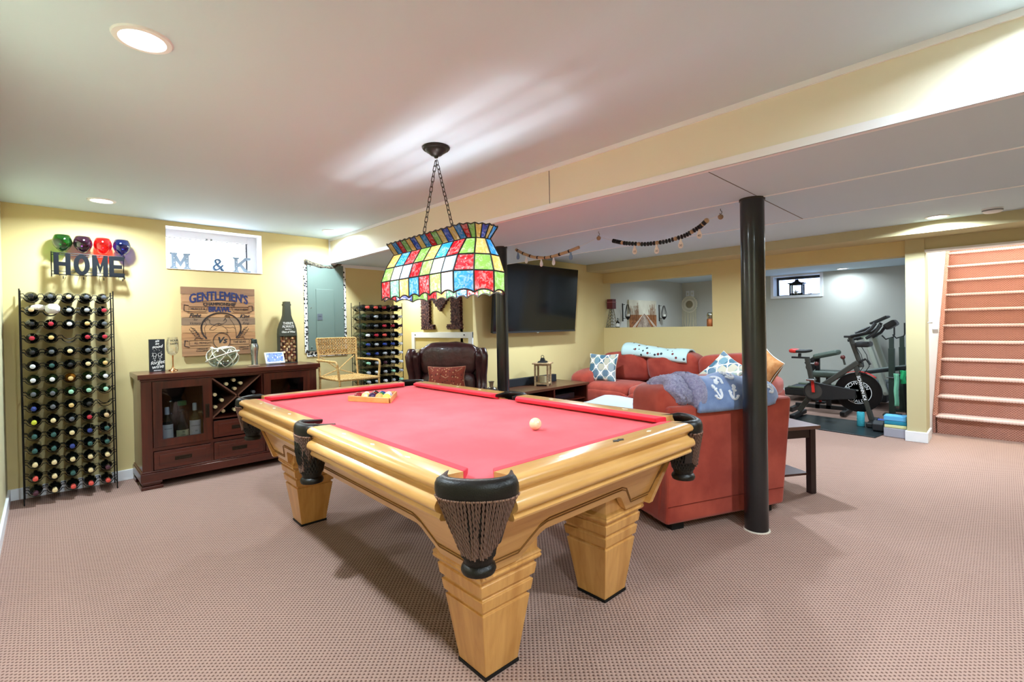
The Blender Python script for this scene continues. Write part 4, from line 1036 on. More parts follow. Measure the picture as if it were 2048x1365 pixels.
o = MB().tube([(0, -.05, .006), (.005, .0, .008), (0, .055, .006)], [.004, .006, .004], 8).tube([(.02, -.045, .005), (.012, .0, .007), (.02, .05, .005)], [.003, .005, .003], 8).build('driftwood', pm('driftwood', '#8a7360', .8), None, 50)
o.location = (.335, 1.02, ZT); tag(o, 'small piece of driftwood lying in front of the shaker', 'driftwood')
def smart():
    t = thing('smart_display', 'small white smart display with a blue photo screen', 'smart display', (.27, 1.232, ZT), .12)
    TL = Ry(-.35)
    b = MB().box((0, 0, .062), (.012, .185, .115)).build('screen_body', pm('white plastic', '#e7ebf2', .4), t, bevel=.005, M=T_((.02, 0, .008)) @ TL)
    SC = MB().box((.0068, 0, .066), (.0012, .155, .086)).build('screen', speckle('lit photo screen', '#6f86d8', '#e6ecff', 60, .3, .2, '#35349a'), b)
    nt = SC.data.materials[0].node_tree; bs = nt.nodes['Principled BSDF']; src = bs.inputs['Base Color'].links[0].from_socket; nt.links.new(src, bs.inputs['Emission Color']); bs.inputs['Emission Strength'].default_value = .7
    MB().box((-.03, 0, .02), (.075, .12, .04), top=(.02, .10)).build('base', pm('grey fabric base', '#aab4c2', .8), t, bevel=.008)
smart()
def big_bottle():
    t = thing('cork_holder', 'tall dark bottle shaped cork holder lettered THERE\'S ALWAYS time for a glass of wine', 'cork holder', (.12, 1.405, ZT))
    DM = pm('dark olive wood', '#3e4033', .6)
    half = [(.085, 0), (.088, .01), (.088, .30), (.084, .345), (.068, .40), (.045, .455), (.035, .49), (.030, .56), (.029, .585), (.034, .588), (.034, .605), (.028, .608), (.027, .63)]
    poly = half + [(-a, b) for a, b in reversed(half)]
    MB().prism(poly, -.035, -.025, FX).build('back_panel', DM, t); 
    inner = [(a, b) for a, b in half if b >= .30]
    up = [(.088, .275)] + inner
    MB().prism(up + [(-a, b) for a, b in reversed(up)], -.025, .033, FX).build('neck', DM, t, bevel=.002)
    MB().b2((-.025, -.088, 0), (.033, -.080, .28)).b2((-.025, .080, 0), (.033, .088, .28)).b2((-.025, -.088, 0), (.033, .088, .008)).build('box_frame', pm('dark frame', '#37372e', .6), t)
    MB().b2((.030, -.080, .008), (.032, .080, .278)).build('window_pane', GLS, t)
    WI = pm('white lettering', '#e4e4dc', .8)
    for s, sz, z, sh in (("THERE'S", .034, .405, 0), ('ALWAYS', .036, .372, 0), ('time for a', .018, .345, 0), ('Glass of Wine', .028, .318, .3)):
        text('lettering', s, sz, T_((.034, 0, z)) @ FX, WI, t, sx=.82, shear=sh, bold=.0006)
    n = 0
    cm = [pm('cork %d' % k, h, .8) for k, h in enumerate(('#c9a06a', '#8f5a3a', '#e0c79a', '#6b3528'))]
    proto = {}
    for i in range(9):
        for j in range(6):
            k = (i*3+j*5) % 4
            M = T_((R_.uniform(.0, .014), -.066+j*.0262+R_.uniform(-.003, .003), .022+i*.0285)) @ Rz(R_.uniform(-.6, .6)) @ Ry(R_.choice((0, 1.57, 1.3))) 
            if k not in proto: proto[k] = MB().lathe([(.0105, -.019), (.0118, -.015), (.0118, .015), (.0105, .019), (0, .019)], 8).build('cork', cm[k], t, 50, M=M)
            else: dup(proto[k], t, M)
big_bottle()
# ================================================================== rattan bar chair
def rattan_chair():
    t = thing('rattan_bar_chair', 'tall rattan bar chair with woven back beside the wine cabinet', 'chair', (.38, 1.825, 0))
    hy = .205
    def leg(*pts, r=.011): return MB().tube(pts, r, 8).build('leg', RATT, t, 50)
    for s in (-1, 1):
        leg((0, s*hy, 0), (.02, s*hy, .77), (-.005, s*hy, .98), (-.03, s*(hy+.01), 1.165))
        leg((.50, s*hy, 0), (.475, s*hy, .76))
        MB().tube([(-.02, s*(hy+.01), .945), (.2, s*(hy+.02), .945), (.42, s*(hy+.02), .945), (.455, s*(hy+.02), .935), (.468, s*(hy+.018), .91), (.47, s*hy, .76)], .011, 8).build('arm', RATT, t, 50)
        MB().tube([(-.015, s*(hy-.02), .98), (.0, 0, .84), (.01, -s*(hy-.02), .78)], .006, 6).build('cross_brace', RATT, t, 50)
        MB().tube([(.01, s*hy, .3), (.49, s*hy, .3)], .008, 6).build('side_stretcher', RATT, t, 50)
    MB().tube([(.49, -hy, .34), (.49, hy, .34)], .009, 6).build('foot_rail', RATT, t, 50)
    # woven seat
    m = MB()
    for k in range(22):
        y = -hy+.012+k*(2*hy-.024)/21
        m.tube([(.02+i*.455/18, y, .775-.012*math.sin(PI*i/18)+.004*(-1)**(i+k)) for i in range(19)], .006, 5)
    for k in range(19):
        x = .03+k*.44/18
        m.tube([(x, -hy+i*2*hy/16, .772-.010*math.sin(PI*k/18)+.004*(-1)**(i+k+1)) for i in range(17)], .006, 5)
    m.tube([(.015, -hy, .77), (.48, -hy, .77), (.48, hy, .77), (.015, hy, .77)], .012, 8, closed=True)
    m.build('woven_seat', RATT, t, 60)
    # woven back
    m = MB()
    def bp(u, z): return (-.008-.022*(z-1.0)/.165-.03*math.sin(PI*u), (2*u-1)*(hy+.008), z)
    for k in range(11):
        z = 1.005+k*.0155
        m.tube([tuple(a+b for a, b in zip(bp(i/30, z), (.005*(-1)**(i+k), 0, 0))) for i in range(31)], .0062, 5)
    for k in range(15):
        m.tube([bp(k/14, 1.0+.165*j/6) for j in range(7)], .004, 5)
    for z in (1.0, 1.168): m.tube([bp(i/14, z) for i in range(15)], .008, 6)
    m.build('woven_back', RATT, t, 60)
rattan_chair()

# ================================================================== niche wall: cork letter, white frame, leather armchair
def cork_m():
    pts = []
    zb, zt = 1.235, 1.80; x0, x1 = -.265, .605; lw = .205
    def inside(x, z):
        if zb <= z <= zb+.07 and (x0 <= x <= x0+.285 or x1-.285 <= x <= x1): return True
        if zb <= z <= zt and (x0+.01 <= x <= x0+lw or x1-lw <= x <= x1-.01): return True
        c = (x0+x1)/2; d = abs(x-c); zz = 1.50+(d/(.5*(x1-x0)-lw*.5))*.30
        return zz-.03 <= z <= zz+.24 and z <= zt and d < .36
    m = MB(); p = .0245; j = 0; z = zb+.012
    while z < zt:
        x = x0+.012+(p/2 if j % 2 else 0)
        while x < x1:
            if inside(x, z): m.lathe([(.0118, 0), (.0118, .034+R_.uniform(0, .006)), (0, .041)], 7, T_((x, 3.322, z)) @ FY)
            x += p
        z += p*.87; j += 1
    o = stuff(m.build('cork_letter', pm('wine stained corks', '#3e2227', .8, var=(38, '#7a5148', .45, .62)), None, 40))
    tag(o, 'large letter M made of wine corks on wall above leather armchair', 'letter')
cork_m()
def wall_frame():
    t = thing('access_frame', 'plain white frame fixed to the wall behind leather armchair', 'frame', (.14, 3.322, 0))
    x0, x1, zt, zb = -.67, .66, 1.2, .12; w = .075
    MB().b2((x0, -.02, zb), (x0+w, 0, zt)).build('stile', WTR, t, bevel=.003); MB().b2((x1-w, -.02, zb), (x1, 0, zt)).build('stile', WTR, t, bevel=.003)
    MB().b2((x0, -.0195, zt-w), (x1, 0, zt)).build('rail', WTR, t, bevel=.003); MB().b2((x0, -.0195, zb), (x1, 0, zb+w)).build('rail', WTR, t, bevel=.003)
    m = MB()
    for x in (x0+.1, x1-.15): m.sphere((x, -.021, zt-.035), .009, 8)
    m.build('screws', IRON, t)
wall_frame()
def leather_chair():
    t = thing('wingback_armchair', 'dark brown leather wingback armchair below the cork letter', 'armchair', (1.46, 2.46, 0), -.77); t.scale = (1, .95, 1)
    # local: +x faces the room
    bk = MB().cushion((-.02, 0, .945), (.20, .60, .34), .55, .35, 16, 36, fn=lambda x, y, z: (x+.012*math.cos(18*y)*math.cos(9*z)*(1 if x > 0 else 0), y*(1+.05*(z/.17)), z-.022*(abs(y)/.3)**3*(1 if z > 0 else .2)+(.006*math.sin(30*y) if z > .1 else 0))).build('head_pillow', LTHR, t, 60)
    MB().tube([(.078, -.005, 1.06), (.082, 0, .96), (.07, .005, .83)], .004, 5).build('seam', pm('seam thread', '#241112', .5), bk)
    MB().cushion((.02, 0, .66), (.20, .56, .36), .5, .3, 12, 28).build('back_cushion', LTHR, t, 60)
    MB().b2((-.14, -.31, .12), (-.04, .31, 1.06)).build('back_frame', LTHR, t, bevel=.03, seg=3)
    for s in (-1, 1):
        prof = [(.10, 1.02), (.145, 1.03), (.175, .99), (.155, .90), (.115, .80), (.12, .70), (.17, .62), (.24, .575), (.24, .50), (-.14, .50), (-.14, 1.02), (-.06, 1.05)]
        M = T_((0, s*.325, 0)) @ Rx(PI/2)
        MB().prism(prof, -.04, .04, M).build('wing', LTHR, t, 50, bevel=.022, seg=3)
        MB().tube([(.10, s*.345, 1.03), (.15, s*.365, 1.03), (.18, s*.378, .985), (.165, s*.375, .90), (.125, s*.362, .80), (.125, s*.36, .70), (.175, s*.36, .62)], [.028, .036, .036, .034, .034, .034, .036], 12).build('wing_roll', LTHR, t, 60)
        MB().cushion((.26, s*.32, .58), (.66, .16, .15), .5, .4, 10, 22).build('arm', LTHR, t, 60)
        MB().b2((-.1, s*.32-.06, .10), (.54, s*.32+.06, .56)).build('side', LTHR, t, bevel=.02)
    MB().cushion((.25, 0, .42), (.62, .54, .17), .4, .3, 10, 24).build('seat_cushion', LTHR, t, 60)
    MB().b2((-.1, -.28, .10), (.53, .28, .35)).build('base', LTHR, t, bevel=.02)
    for x in (-.08, .48):
        for y in (-.30, .30): MB().lathe([(.018, 0), (.026, .05), (.03, .10)], 12, T_((x, y, 0))).build('foot', ESPR, t)
leather_chair()
def pillow_mesh(w, h, th, seed=0):
    rr = random.Random(seed)
    def fn(x, y, z):
        u, v = x/(w/2), z/(h/2); k = (1-u*u*.97)*(1-v*v*.97); k = max(k, 0)**.45
        pin = 1-.10*(1-abs(u)**1.5)*abs(v)**3; pin2 = 1-.10*(1-abs(v)**1.5)*abs(u)**3
        return (x*pin2, (1 if y > 0 else -1)*th/2*k+.004*math.sin(9*u+seed)*k, z*pin)
    m = MB(); n = 18
    for sgn in (1, -1):
        m.grid(lambda a, b: fn((a-.5)*w, sgn, (b-.5)*h), n, n)
    return m
def throw_pillow(label, loc, rot, w, h, th, mat, piping=None, seed=0):
    o = pillow_mesh(w, h, th, seed).build('throw_pillow', mat, None, 60)
    o.matrix_world = T_(loc) @ rot; tag(o, label, 'pillow')
    if piping:
        P = []
        for k in range(60):
            a = k/60*4; s = int(a); f = a-s
            u, v = ((-1+2*f, -1), (1, -1+2*f), (1-2*f, 1), (-1, 1-2*f))[s]
            pin = 1-.10*(1-abs(u)**1.5)*abs(v)**3; pin2 = 1-.10*(1-abs(v)**1.5)*abs(u)**3
            P.append((u*w/2*pin2, 0, v*h/2*pin))
        MB().tube(P, .005, 6, closed=True).build('piping', piping, o, 60)
        if 'diagonal' in mat.name:
            MB().tube([(-w*.42, -th*.16, h*.42), (-w*.2, -th*.42, h*.14), (0, -th*.515, -h*.05), (w*.2, -th*.42, h*.14), (w*.42, -th*.16, h*.42)], .004, 6).build('diagonal_cord', piping, o, 60)
    return o
MOT = speckle('rust medallion fabric with diagonal cords', '#8c3b2c', '#c8966a', 46, .30, .9, '#5e2a22')
throw_pillow('rust patterned lumbar pillow with cord trim on leather armchair', (1.595, 2.325, .785), Rz(-.77+PI/2-.05) @ Rx(-.22), .36, .21, .11, MOT, pm('tan cord', '#c08a6a', .8), 2)
def side_table():
    t = thing('side_table', 'small round dark side table beside the leather armchair', 'side table', (2.36, 2.25, 0))
    MB().lathe([(0, .665), (.12, .665), (.125, .675), (.12, .685), (0, .685)], 28).build('top', ESPY, t, 40); MB().lathe([(.02, .03), (.018, .665)], 14).build('stem', ESPR, t, 40); MB().lathe([(0, .0), (.13, .0), (.12, .02), (.02, .035), (0, .035)], 24).build('base', ESPR, t, 40)
side_table()
t = thing('decanter', 'small grey glass jug with brown neck beside leather armchair', 'jug', (2.29, 2.27, .685))
MB().lathe([(0, 0), (.05, 0), (.062, .02), (.058, .045), (.035, .062), (.018, .07), (.017, .072), (0, .072)], 24).build('body', clear('smoky jug glass', '#9a9a88', mixf=.5), t, 60)
MB().lathe([(.018, .068), (.016, .085), (.020, .108), (.027, .118), (.025, .118), (.018, .108), (0, .1)], 20).build('neck', pm('brown glazed neck', '#6a5a48', .4), t, 60)

# ================================================================== television and stand
def tv():
    t = thing('television', 'large flat black television tilted forward on the yellow wall', 'television', (.92, 4.31, 1.18))
    TL = Ry(math.radians(5.2)); hw = .80
    b = MB().b2((-.02, -hw, 0), (.022, hw, .875)).build('housing', BLKBODY, t, bevel=.004, M=TL)
    MB().b2((.022, -hw+.009, .022), (.0235, hw-.009, .867)).build('screen', SCRN, b)
    MB().b2((.018, -hw, -.004), (.026, hw, .016)).build('lower_bezel', pm('grey bezel', '#3b3c3e', .35, .5), b)
    MB().box((.027, 0, -.006), (.004, .04, .012)).build('badge', CHROME, b)
    MB().b2((-.12, -.25, .25), (-.10, .25, .65)).bar((-.11, -.15, .5), (-.02, -.15, .5), .03, .03).bar((-.11, .15, .5), (-.02, .15, .5), .03, .03).build('wall_mount', IRON, t)
tv()
def tv_stand():
    t = thing('tv_stand', 'low dark wood television stand under the television', 'tv stand', (1.11, 4.12, 0))
    hy = .68
    WD = wood('walnut top', '#5d3723', '#432617', 1, .35, coat=.2)
    MB().b2((-.28, -hy, .468), (.30, hy, .50)).build('top', WD, t, bevel=.004)
    for y in (-hy+.01, -.02, hy-.035): MB().b2((-.27, y, 0), (.28, y+.025, .468)).build('side_panel', ESPR, t)
    MB().b2((-.27, -hy+.02, .06), (.27, hy-.02, .08)).build('bottom_shelf', ESPY, t); MB().b2((-.27, -hy+.02, .29), (.26, hy-.02, .305)).build('shelf', ESPY, t)
    MB().b2((-.275, -hy+.02, .06), (-.265, hy-.02, .468)).build('back_panel', BLKIN, t)
tv_stand()
def boxy(name, label, cat, c, d, m, parts=()):
    t = thing(name, label, cat, (c[0], c[1], c[2]))
    MB().b2((-d[0]/2, -d[1]/2, 0), (d[0]/2, d[1]/2, d[2])).build('case', m, t, bevel=.004)
    return t
t = boxy('media_player', 'flat black media player on the television stand shelf', 'media player', (1.16, 4.42, .305), (.28, .40, .07), BLKBODY)
MB().b2((.1405, -.18, .02), (.142, .10, .05)).build('display', pm('dark display', '#1d2630', .15), t)
t = boxy('sound_bar', 'black sound bar lying on the television stand behind the lantern', 'sound bar', (.955, 4.16, .50), (.07, .93, .095), pm('black speaker cloth', '#1a1c22', .85))
MB().b2((.0352, -.465, .004), (.037, -.44, .09)).build('end_cap', pm('wood end', '#a5876a', .6), t)
def lantern(name, label, loc, rz, w, h, mat, roof=True, light_wood=True):
    t = thing(name, label, 'lantern', loc, rz)
    p0 = None
    for sx in (-1, 1):
        for sy in (-1, 1):
            M = T_((sx*(w/2-.012), sy*(w/2-.012), 0))
            if p0 is None: p0 = MB().b2((-.011, -.011, 0), (.011, .011, h)).build('post', mat, t, M=M)
            else: dup(p0, t, M)
    MB().b2((-w/2+.005, -w/2+.005, .02), (w/2-.005, w/2-.005, .038)).build('base_board', mat, t)
    MB().b2((-w/2-.02, -w/2-.02, h), (w/2+.02, w/2+.02, h+.016)).build('top_board', mat, t, bevel=.002)
    for s in (-1, 1):
        MB().b2((-w/2+.02, s*(w/2-.012)-.008, h-.02), (w/2-.02, s*(w/2-.012)+.008, h)).b2((s*(w/2-.012)-.008, -w/2+.02, h-.02), (s*(w/2-.012)+.008, w/2-.02, h)).build('top_rail', mat, t)
        MB().b2((-w/2+.02, s*(w/2-.012)-.0015, .04), (w/2-.02, s*(w/2-.012)+.0015, h-.02)).build('pane', GLS, t)
    MB().box((0, 0, h+.026), (w*.62, w*.62, .02), top=(w*.5, w*.5)).box((0, 0, h+.055), (w*.34, w*.34, .04), top=(w*.2, w*.2)).build('cap', IRON, t)
    MB().tube([(.018*math.cos(a), 0, h+.09+.018*math.sin(a)) for a in [2*PI*k/16 for k in range(16)]], .003, 6, closed=True).build('ring', IRON, t)
    return t
t = lantern('lantern', 'light wooden lantern with black cap on the television stand', (1.17, 4.15, .50), .5, .185, .275, pm('bleached wood', '#b79a73', .75, var=(40, '#8f7352', .4, .7)))
MB().lathe([(0, .038), (.045, .038), (.045, .12), (0, .125)], 20).build('candle', pm('cream candle', '#d8cfa6', .6), t, 40)

# ================================================================== red sofa along the back wall
def sofa():
    t = thing('sofa', 'rust red suede three seat sofa along the back wall', 'sofa', (2.22, 5.45, 0))
    hx = 1.27
    MB().b2((-hx+.05, -.42, .06), (hx-.05, .42, .32)).build('base', SUEDE, t, bevel=.03, seg=3)
    MB().b2((-hx+.1, .28, .3), (hx-.1, .46, .80)).build('back_frame', SUEDE, t, bevel=.05, seg=3)
    for i in range(3):
        x = -.72+.72*i
        MB().cushion((x, .20, .66), (.74, .34, .44), .55, .32, 14, 30, fn=lambda a, b, c: (a, b-.05*(c/.22), c+.012*math.sin(9*a))).build('back_cushion', SUEDE, t, 60)
        MB().cushion((x, -.14, .385), (.735, .66, .19), .5, .25, 12, 30, fn=lambda a, b, c: (a, b, c-.03*(abs(b)/.33)**4)).build('seat_cushion', SUEDE, t, 60)
        MB().cushion((x, -.44, .25), (.72, .10, .26), .5, .3, 10, 24).build('front_panel', SUEDE, t, 60)
    for s in (-1, 1):
        MB().cushion((s*(hx-.15), -.07, .52), (.32, .92, .24), .6, .45, 12, 26, fn=lambda a, b, c: (a, b, c-.05*max(0, -b/.46)**2)).build('arm', SUEDE, t, 60)
        MB().b2((s*(hx-.14)-.13, -.44, .05), (s*(hx-.14)+.13, .40, .48)).build('arm_panel', SUEDE, t, bevel=.05, seg=3)
    for x in (-hx+.1, hx-.1):
        for y in (-.38, .38): MB().box((x, y, .03), (.06, .06, .06)).build('foot', IRON, t)
sofa()
TREL = trellis('blue grey trellis fabric', ['#5d7486', '#8f9aa0', '#44677a', '#b3ab97', '#6b8a96', '#9aa79c'], freq=44)
PIPE = pm('pale piping', '#d8d4c8', .9)
throw_pillow('blue and grey trellis pillow at the left end of red sofa', (1.335, 5.22, .655), Rz(.22) @ Rx(-.32), .42, .40, .14, TREL, PIPE, 1)
throw_pillow('blue and grey trellis pillow tilted at right end of red sofa', (3.05, 5.12, .70), Rz(.05) @ Rx(-.55) @ Ry(.62), .38, .38, .13, TREL, PIPE, 3)
throw_pillow('tan suede pillow leaning at the far right end of red sofa', (3.50, 5.08, .755), Rz(-.5) @ Rx(-.25) @ Ry(.5), .34, .36, .16, pm('tan suede', '#b98655', .9, var=(14, '#9c5f2e', .4, .7)), pm('white trim', '#e8e2d6', .9), 5)
def throw():
    t = MB()
    def f(u, v):          # folded blanket lying over the sofa back
        x = -.48+.96*u; a = -.4+3.5*v
        r = .075+.012*math.sin(7*u+1)+.008*math.sin(17*u)
        return (x, -.14*math.cos(a)*1.0+.01*math.sin(12*u), (.07+r*.5)*max(-.55, math.sin(a))+.012*math.sin(5*u+2*v)-.06*u)
    t.grid(f, 40, 16)
    o = t.build('folded_throw', speckle('pale aqua winter print', '#bcd4d2', '#6d2a2c', 15, .27, .95, '#2f3c44'), None, 60, solid=.02)
    o.location = (1.97, 5.60, .865); tag(o, 'pale aqua folded throw with small figures along the sofa back', 'blanket')
throw()

# ================================================================== rust red armchair with its back to the camera
AC = Vector((4.0575, 2.67, 0)); ARZ = math.atan2(.404, -.914)
def armchair():
    t = thing('suede_armchair', 'rust red suede armchair seen from behind, next to black post', 'armchair', AC, ARZ)
    hw = .473
    MB().prism([(-hw, .05), (hw, .05), (hw-.035, .755), (-hw-.085, .755)], 0, .16, FX).build('back_frame', SUEDE, t, bevel=.022, seg=3)
    m = MB()
    for y in (-hw+.30, ): m.tube([(-.001, y, .06), (-.001, y, .75)], .0018, 4)
    m.tube([(-.002, -hw+.01, .16), (-.003, 0, .165), (-.002, hw-.01, .16)], .002, 4)
    m.build('seam', pm('seam dark red', '#6e2014', .9), t)
    MB().cushion((.19, .02, .72), (.36, .92, .36), .6, .3, 14, 36, fn=lambda a, b, c: (a+.02*math.sin(6*b), b, c*(1+.10*max(0, b/.46)**2)+.015*math.sin(11*b+2))).build('back_cushion', SUEDE, t, 60)
    for s in (-1, 1):
        MB().b2((.05, s*(hw-.10)-.10, .05), (.93, s*(hw-.10)+.10, .50)).build('arm_panel', SUEDE, t, bevel=.03, seg=3)
        MB().cushion((.52, s*(hw-.10), .52), (.88, .25, .22), .6, .45, 10, 26).build('arm', SUEDE, t, 60)
    MB().b2((.1, -hw+.18, .06), (.90, hw-.18, .32)).build('base', SUEDE, t, bevel=.02)
    MB().cushion((.55, 0, .40), (.72, .54, .20), .5, .3, 10, 26).build('seat_cushion', SUEDE, t, 60)
    for x in (.07, .84):
        for y in (-.36, .36): MB().box((x, y, .025), (.06, .09, .05)).build('foot', IRON, t)
armchair()
MA = T_(AC) @ Rz(ARZ)
BLU = pm('blue plush', '#7d93bd', .95, var=(14, '#6a80ad', .35, .65), bump=(120, .15), sheen=.3)
LAV = pm('lavender grey sherpa', '#a9a5c4', .98, var=(70, '#8580a6', .35, .65), bump=(220, .9), sheen=.4)
def blanket():
    t = thing('anchor_blanket', 'blue blanket with white anchors and fuzzy lavender lining over the suede armchair back', 'blanket', AC+Vector((0, 0, .75)), ARZ)
    def sec(y, a):         # cross section over the chair back: a from the rear (0) to the front (1)
        th = PI*(1.08-1.16*a)
        bul = 1+.06*math.sin(9*y+3*a)
        z = .155*max(-.25, math.sin(th))*bul*(1-.10*((y+.1)/.4)**2)
        return Vector((.135+.16*math.cos(th), y, z))
    def fblue(u, v):
        y = .245-.70*u; p = sec(y, v); k = 1-.35*max(0, (u-.72)/.28)**2
        return (.135+(p.x-.135)*k, y, p.z*(1-.30*max(0, (u-.65)/.35)**1.6)+.010*math.sin(16*u)*math.sin(3*v))
    MB().grid(fblue, 40, 20).build('blue_side', BLU, t, 60, solid=.02)
    def ffur(u, v):
        th = 2*PI*v; y = .40-.17*u
        r = 1+.05*math.sin(23*th+40*u)*.5+.05*R_.uniform(-1, 1)
        cap = (1-abs(2*u-1)**4)**.5 if u not in (0, 1) else 0
        cap = .3+.7*cap
        return (.15+.165*math.cos(th)*r*cap+.02*u, y+.02*math.sin(3*th), .075+.105*math.sin(th)*r*cap)
    MB().grid(ffur, 26, 60).build('fuzzy_lining', LAV, t, 80)
    MB().cushion((.13, .215, .07), (.34, .12, .25), .8, .7, 20, 44, fn=lambda x, y, z: tuple(q*(1+.05*R_.uniform(-1, 1)) for q in (x, y, z))).build('fuzzy_fold', LAV, t, 80)
    # anchors printed on the rear face
    WA = pm('white anchor print', '#e9ecf2', .9)
    def anchor(u0, v0, s, rot):
        shp = []
        def L(*p): shp.append([(a, b) for a, b in p])
        L((0, -.45), (0, .35)); L((-.2, .22), (.2, .22)); L(*[(.10*math.cos(k*PI/5), .47+.10*math.sin(k*PI/5)) for k in range(11)])
        L(*[(.42*math.sin(a), -.02-.42*math.cos(a)) for a in [-1.25+2.5*k/10 for k in range(11)]]); L((-.50, .0), (-.40, -.14), (-.28, -.08)); L((.50, .0), (.40, -.14), (.28, -.08))
        m = MB(); c, q = math.cos(rot), math.sin(rot)
        for l in shp:
            P = []
            for a, b in l:
                x, y = (a*c-b*q)*s, (a*q+b*c)*s
                w = Vector(fblue(u0+x*.9, v0+y*1.35)); n = Vector((w.x-.135, 0, max(w.z, .02))).normalized()
                P.append(w+n*.012)
            m.tube(P, .0075, 5)
        m.build('anchor_print', WA, t)
    for u0, v0, r in ((.22, .20, .5), (.30, .36, 2.2), (.40, .18, -.5), (.46, .40, .3), (.62, .22, 1.9), (.74, .34, -.2), (.86, .22, .8)): anchor(u0, v0, .11, r)
blanket()
def ottoman():
    t = thing('ottoman', 'rust red suede ottoman in front of the suede armchair', 'ottoman', (2.62, 3.78, 0), .2)
    MB().b2((-.36, -.30, .05), (.36, .30, .36)).build('body', SUEDE, t, bevel=.03, seg=3); MB().cushion((0, 0, .385), (.76, .64, .14), .4, .25, 10, 28).build('cushion', SUEDE, t, 60)
    for x in (-.3, .3):
        for y in (-.25, .25): MB().box((x, y, .025), (.05, .05, .05)).build('foot', IRON, t)
    o = MB().grid(lambda u, v: (-.41+.82*u, -.34+.68*v, .475+.012*math.sin(9*u)*math.cos(7*v)-.10*max(0, abs(2*u-1)-.88)*8*.3-.10*max(0, abs(2*v-1)-.88)*8*.3), 24, 20).build('seat_blanket', pm('light blue plush', '#a9c0e2', .95, sheen=.3), None, 60, solid=.018)
    o.location = (2.62, 3.78, 0); o.rotation_euler = (0, 0, .2); tag(o, 'light blue blanket spread flat over the ottoman', 'blanket')
ottoman()
def end_table():
    t = thing('end_table', 'dark wood end table behind the suede armchair and black post', 'end table', (4.05, 3.54, 0), 1.009)
    TPM = pm('mauve brown lacquer', '#6b4c46', .3, coat=.3); h = .50
    MB().b2((-.225, -.205, h-.025), (.225, .205, h)).build('top', TPM, t, bevel=.003)
    DKW = pm('espresso wood', '#2b1a1c', .4)
    for x in (-.18, .18):
        for y in (-.16, .16): MB().box((x, y, (h-.025)/2), (.045, .045, h-.025)).build('leg', DKW, t, bevel=.002)
    for s in (-1, 1): MB().b2((-.16, s*.165-.01, h-.09), (.16, s*.165+.01, h-.025)).b2((s*.185-.01, -.14, h-.09), (s*.185+.01, .14, h-.025)).build('apron', DKW, t)
    MB().b2((-.17, -.15, .13), (.17, .15, .145)).build('shelf', pm('shelf brown', '#4a2a22', .35), t)
end_table()

# ================================================================== garlands under the soffit
def hook(x, y, label, ball=True):
    t = thing('hook', label, 'hook', (x, y, ZS), 0, 'garland hooks')
    MB().tube([(0, 0, 0), (0, 0, -.012), (.008, 0, -.02), (.008, 0, -.03), (0, 0, -.036), (-.008, 0, -.03)], .002, 5).build('wire', IRON, t)
    if ball: MB().sphere((0, 0, -.054), .017, 14).build('bead', pm('twine bead', '#9a8268', .9, bump=(200, .5)), t, 60)
hook(3.03, 2.78, 'small hook with twine bead between the two hanging garlands'); hook(3.99, 2.78, 'small hook with twine bead beside the near black post'); hook(2.045, 2.85, 'plain small hook at the post end of the jute garland', False)
def tag_shape(sc=1): return [(.0, .0), (.006*sc, -.004), (.008*sc, -.016), (.016*sc, -.034), (.019*sc, -.05), (.014*sc, -.064), (0, -.07), (-.014*sc, -.064), (-.019*sc, -.05), (-.016*sc, -.034), (-.008*sc, -.016), (-.006*sc, -.004)]
def garland(name, label, pts, kind):
    P = [Vector(p) for p in pts]
    t = thing(name, label, 'garland', P[0])
    Q = [p-P[0] for p in P]
    def at(f):
        i = f*(len(Q)-1); k = min(int(i), len(Q)-2); return Q[k].lerp(Q[k+1], i-k)
    n = 60; C = [at(k/n) for k in range(n+1)]
    for _ in range(4): C = [C[0]]+[(C[i-1]+C[i]*2+C[i+1])/4 for i in range(1, n)]+[C[-1]]
    if kind == 0:
        MB().tube(C, .013, 10).build('jute_rope', ROPE, t, 60)
        m = MB()
        for k in (2, 9, 16, 23, 30, 37, 44, 51): m.tube([C[k], C[k+1]], .0145, 10)
        m.build('black_bands', IRON, t, 50)
        where = (3, 13, 27, 40, 53); mats = ['#6d8fb4', '#e6ebf2', '#e6ebf2', '#e6ebf2', '#6d8fb4']
    else:
        m = MB(); L = n*1
        for k in range(40):
            if k % 6 == 5: continue
            c = at_s(C, k/39); d = (at_s(C, min(1, k/39+.02))-at_s(C, max(0, k/39-.02))).normalized()
            m.tube([c-d*.0065, c-d*.004, c+d*.004, c+d*.0065], [.006, .0165, .0165, .006], 10)
        stuff(m.build('black_beads', pm('black wooden bead', '#1a1b20', .5), t, 50))
        m = MB()
        for k in range(5, 40, 6): m.sphere(at_s(C, k/39), .0155, 10)
        m.sphere(C[-1], .018, 12); m.build('wood_beads', pm('raw wood bead', '#b59d7c', .8), t, 60)
        where = (15, 26, 38, 50); mats = ['#e9e6de']*4
    MB().tube([Q[0], C[0]], .001, 4).build('twine', ROPE, t)
    for j, k in enumerate(where):
        M = T_(C[k]+Vector((0, -.004, -.012))) @ FY
        g = MB().prism(tag_shape(), -.003, .003, M).build('bulb_tag', pm('bulb tag %s %d' % (name, j), mats[j], .6), t, bevel=.001)
        if kind: text('tag_number', ('10', '20', '30', '40')[j], .022, M @ T_((0, -.048, .0032)), pm('tag ink', '#3a3834', .7) if 'tag ink' not in bpy.data.materials else bpy.data.materials['tag ink'], g, ext=.0004)
    return t
def at_s(C, f):
    i = f*(len(C)-1); k = min(int(i), len(C)-2); return C[k].lerp(C[k+1], i-k)
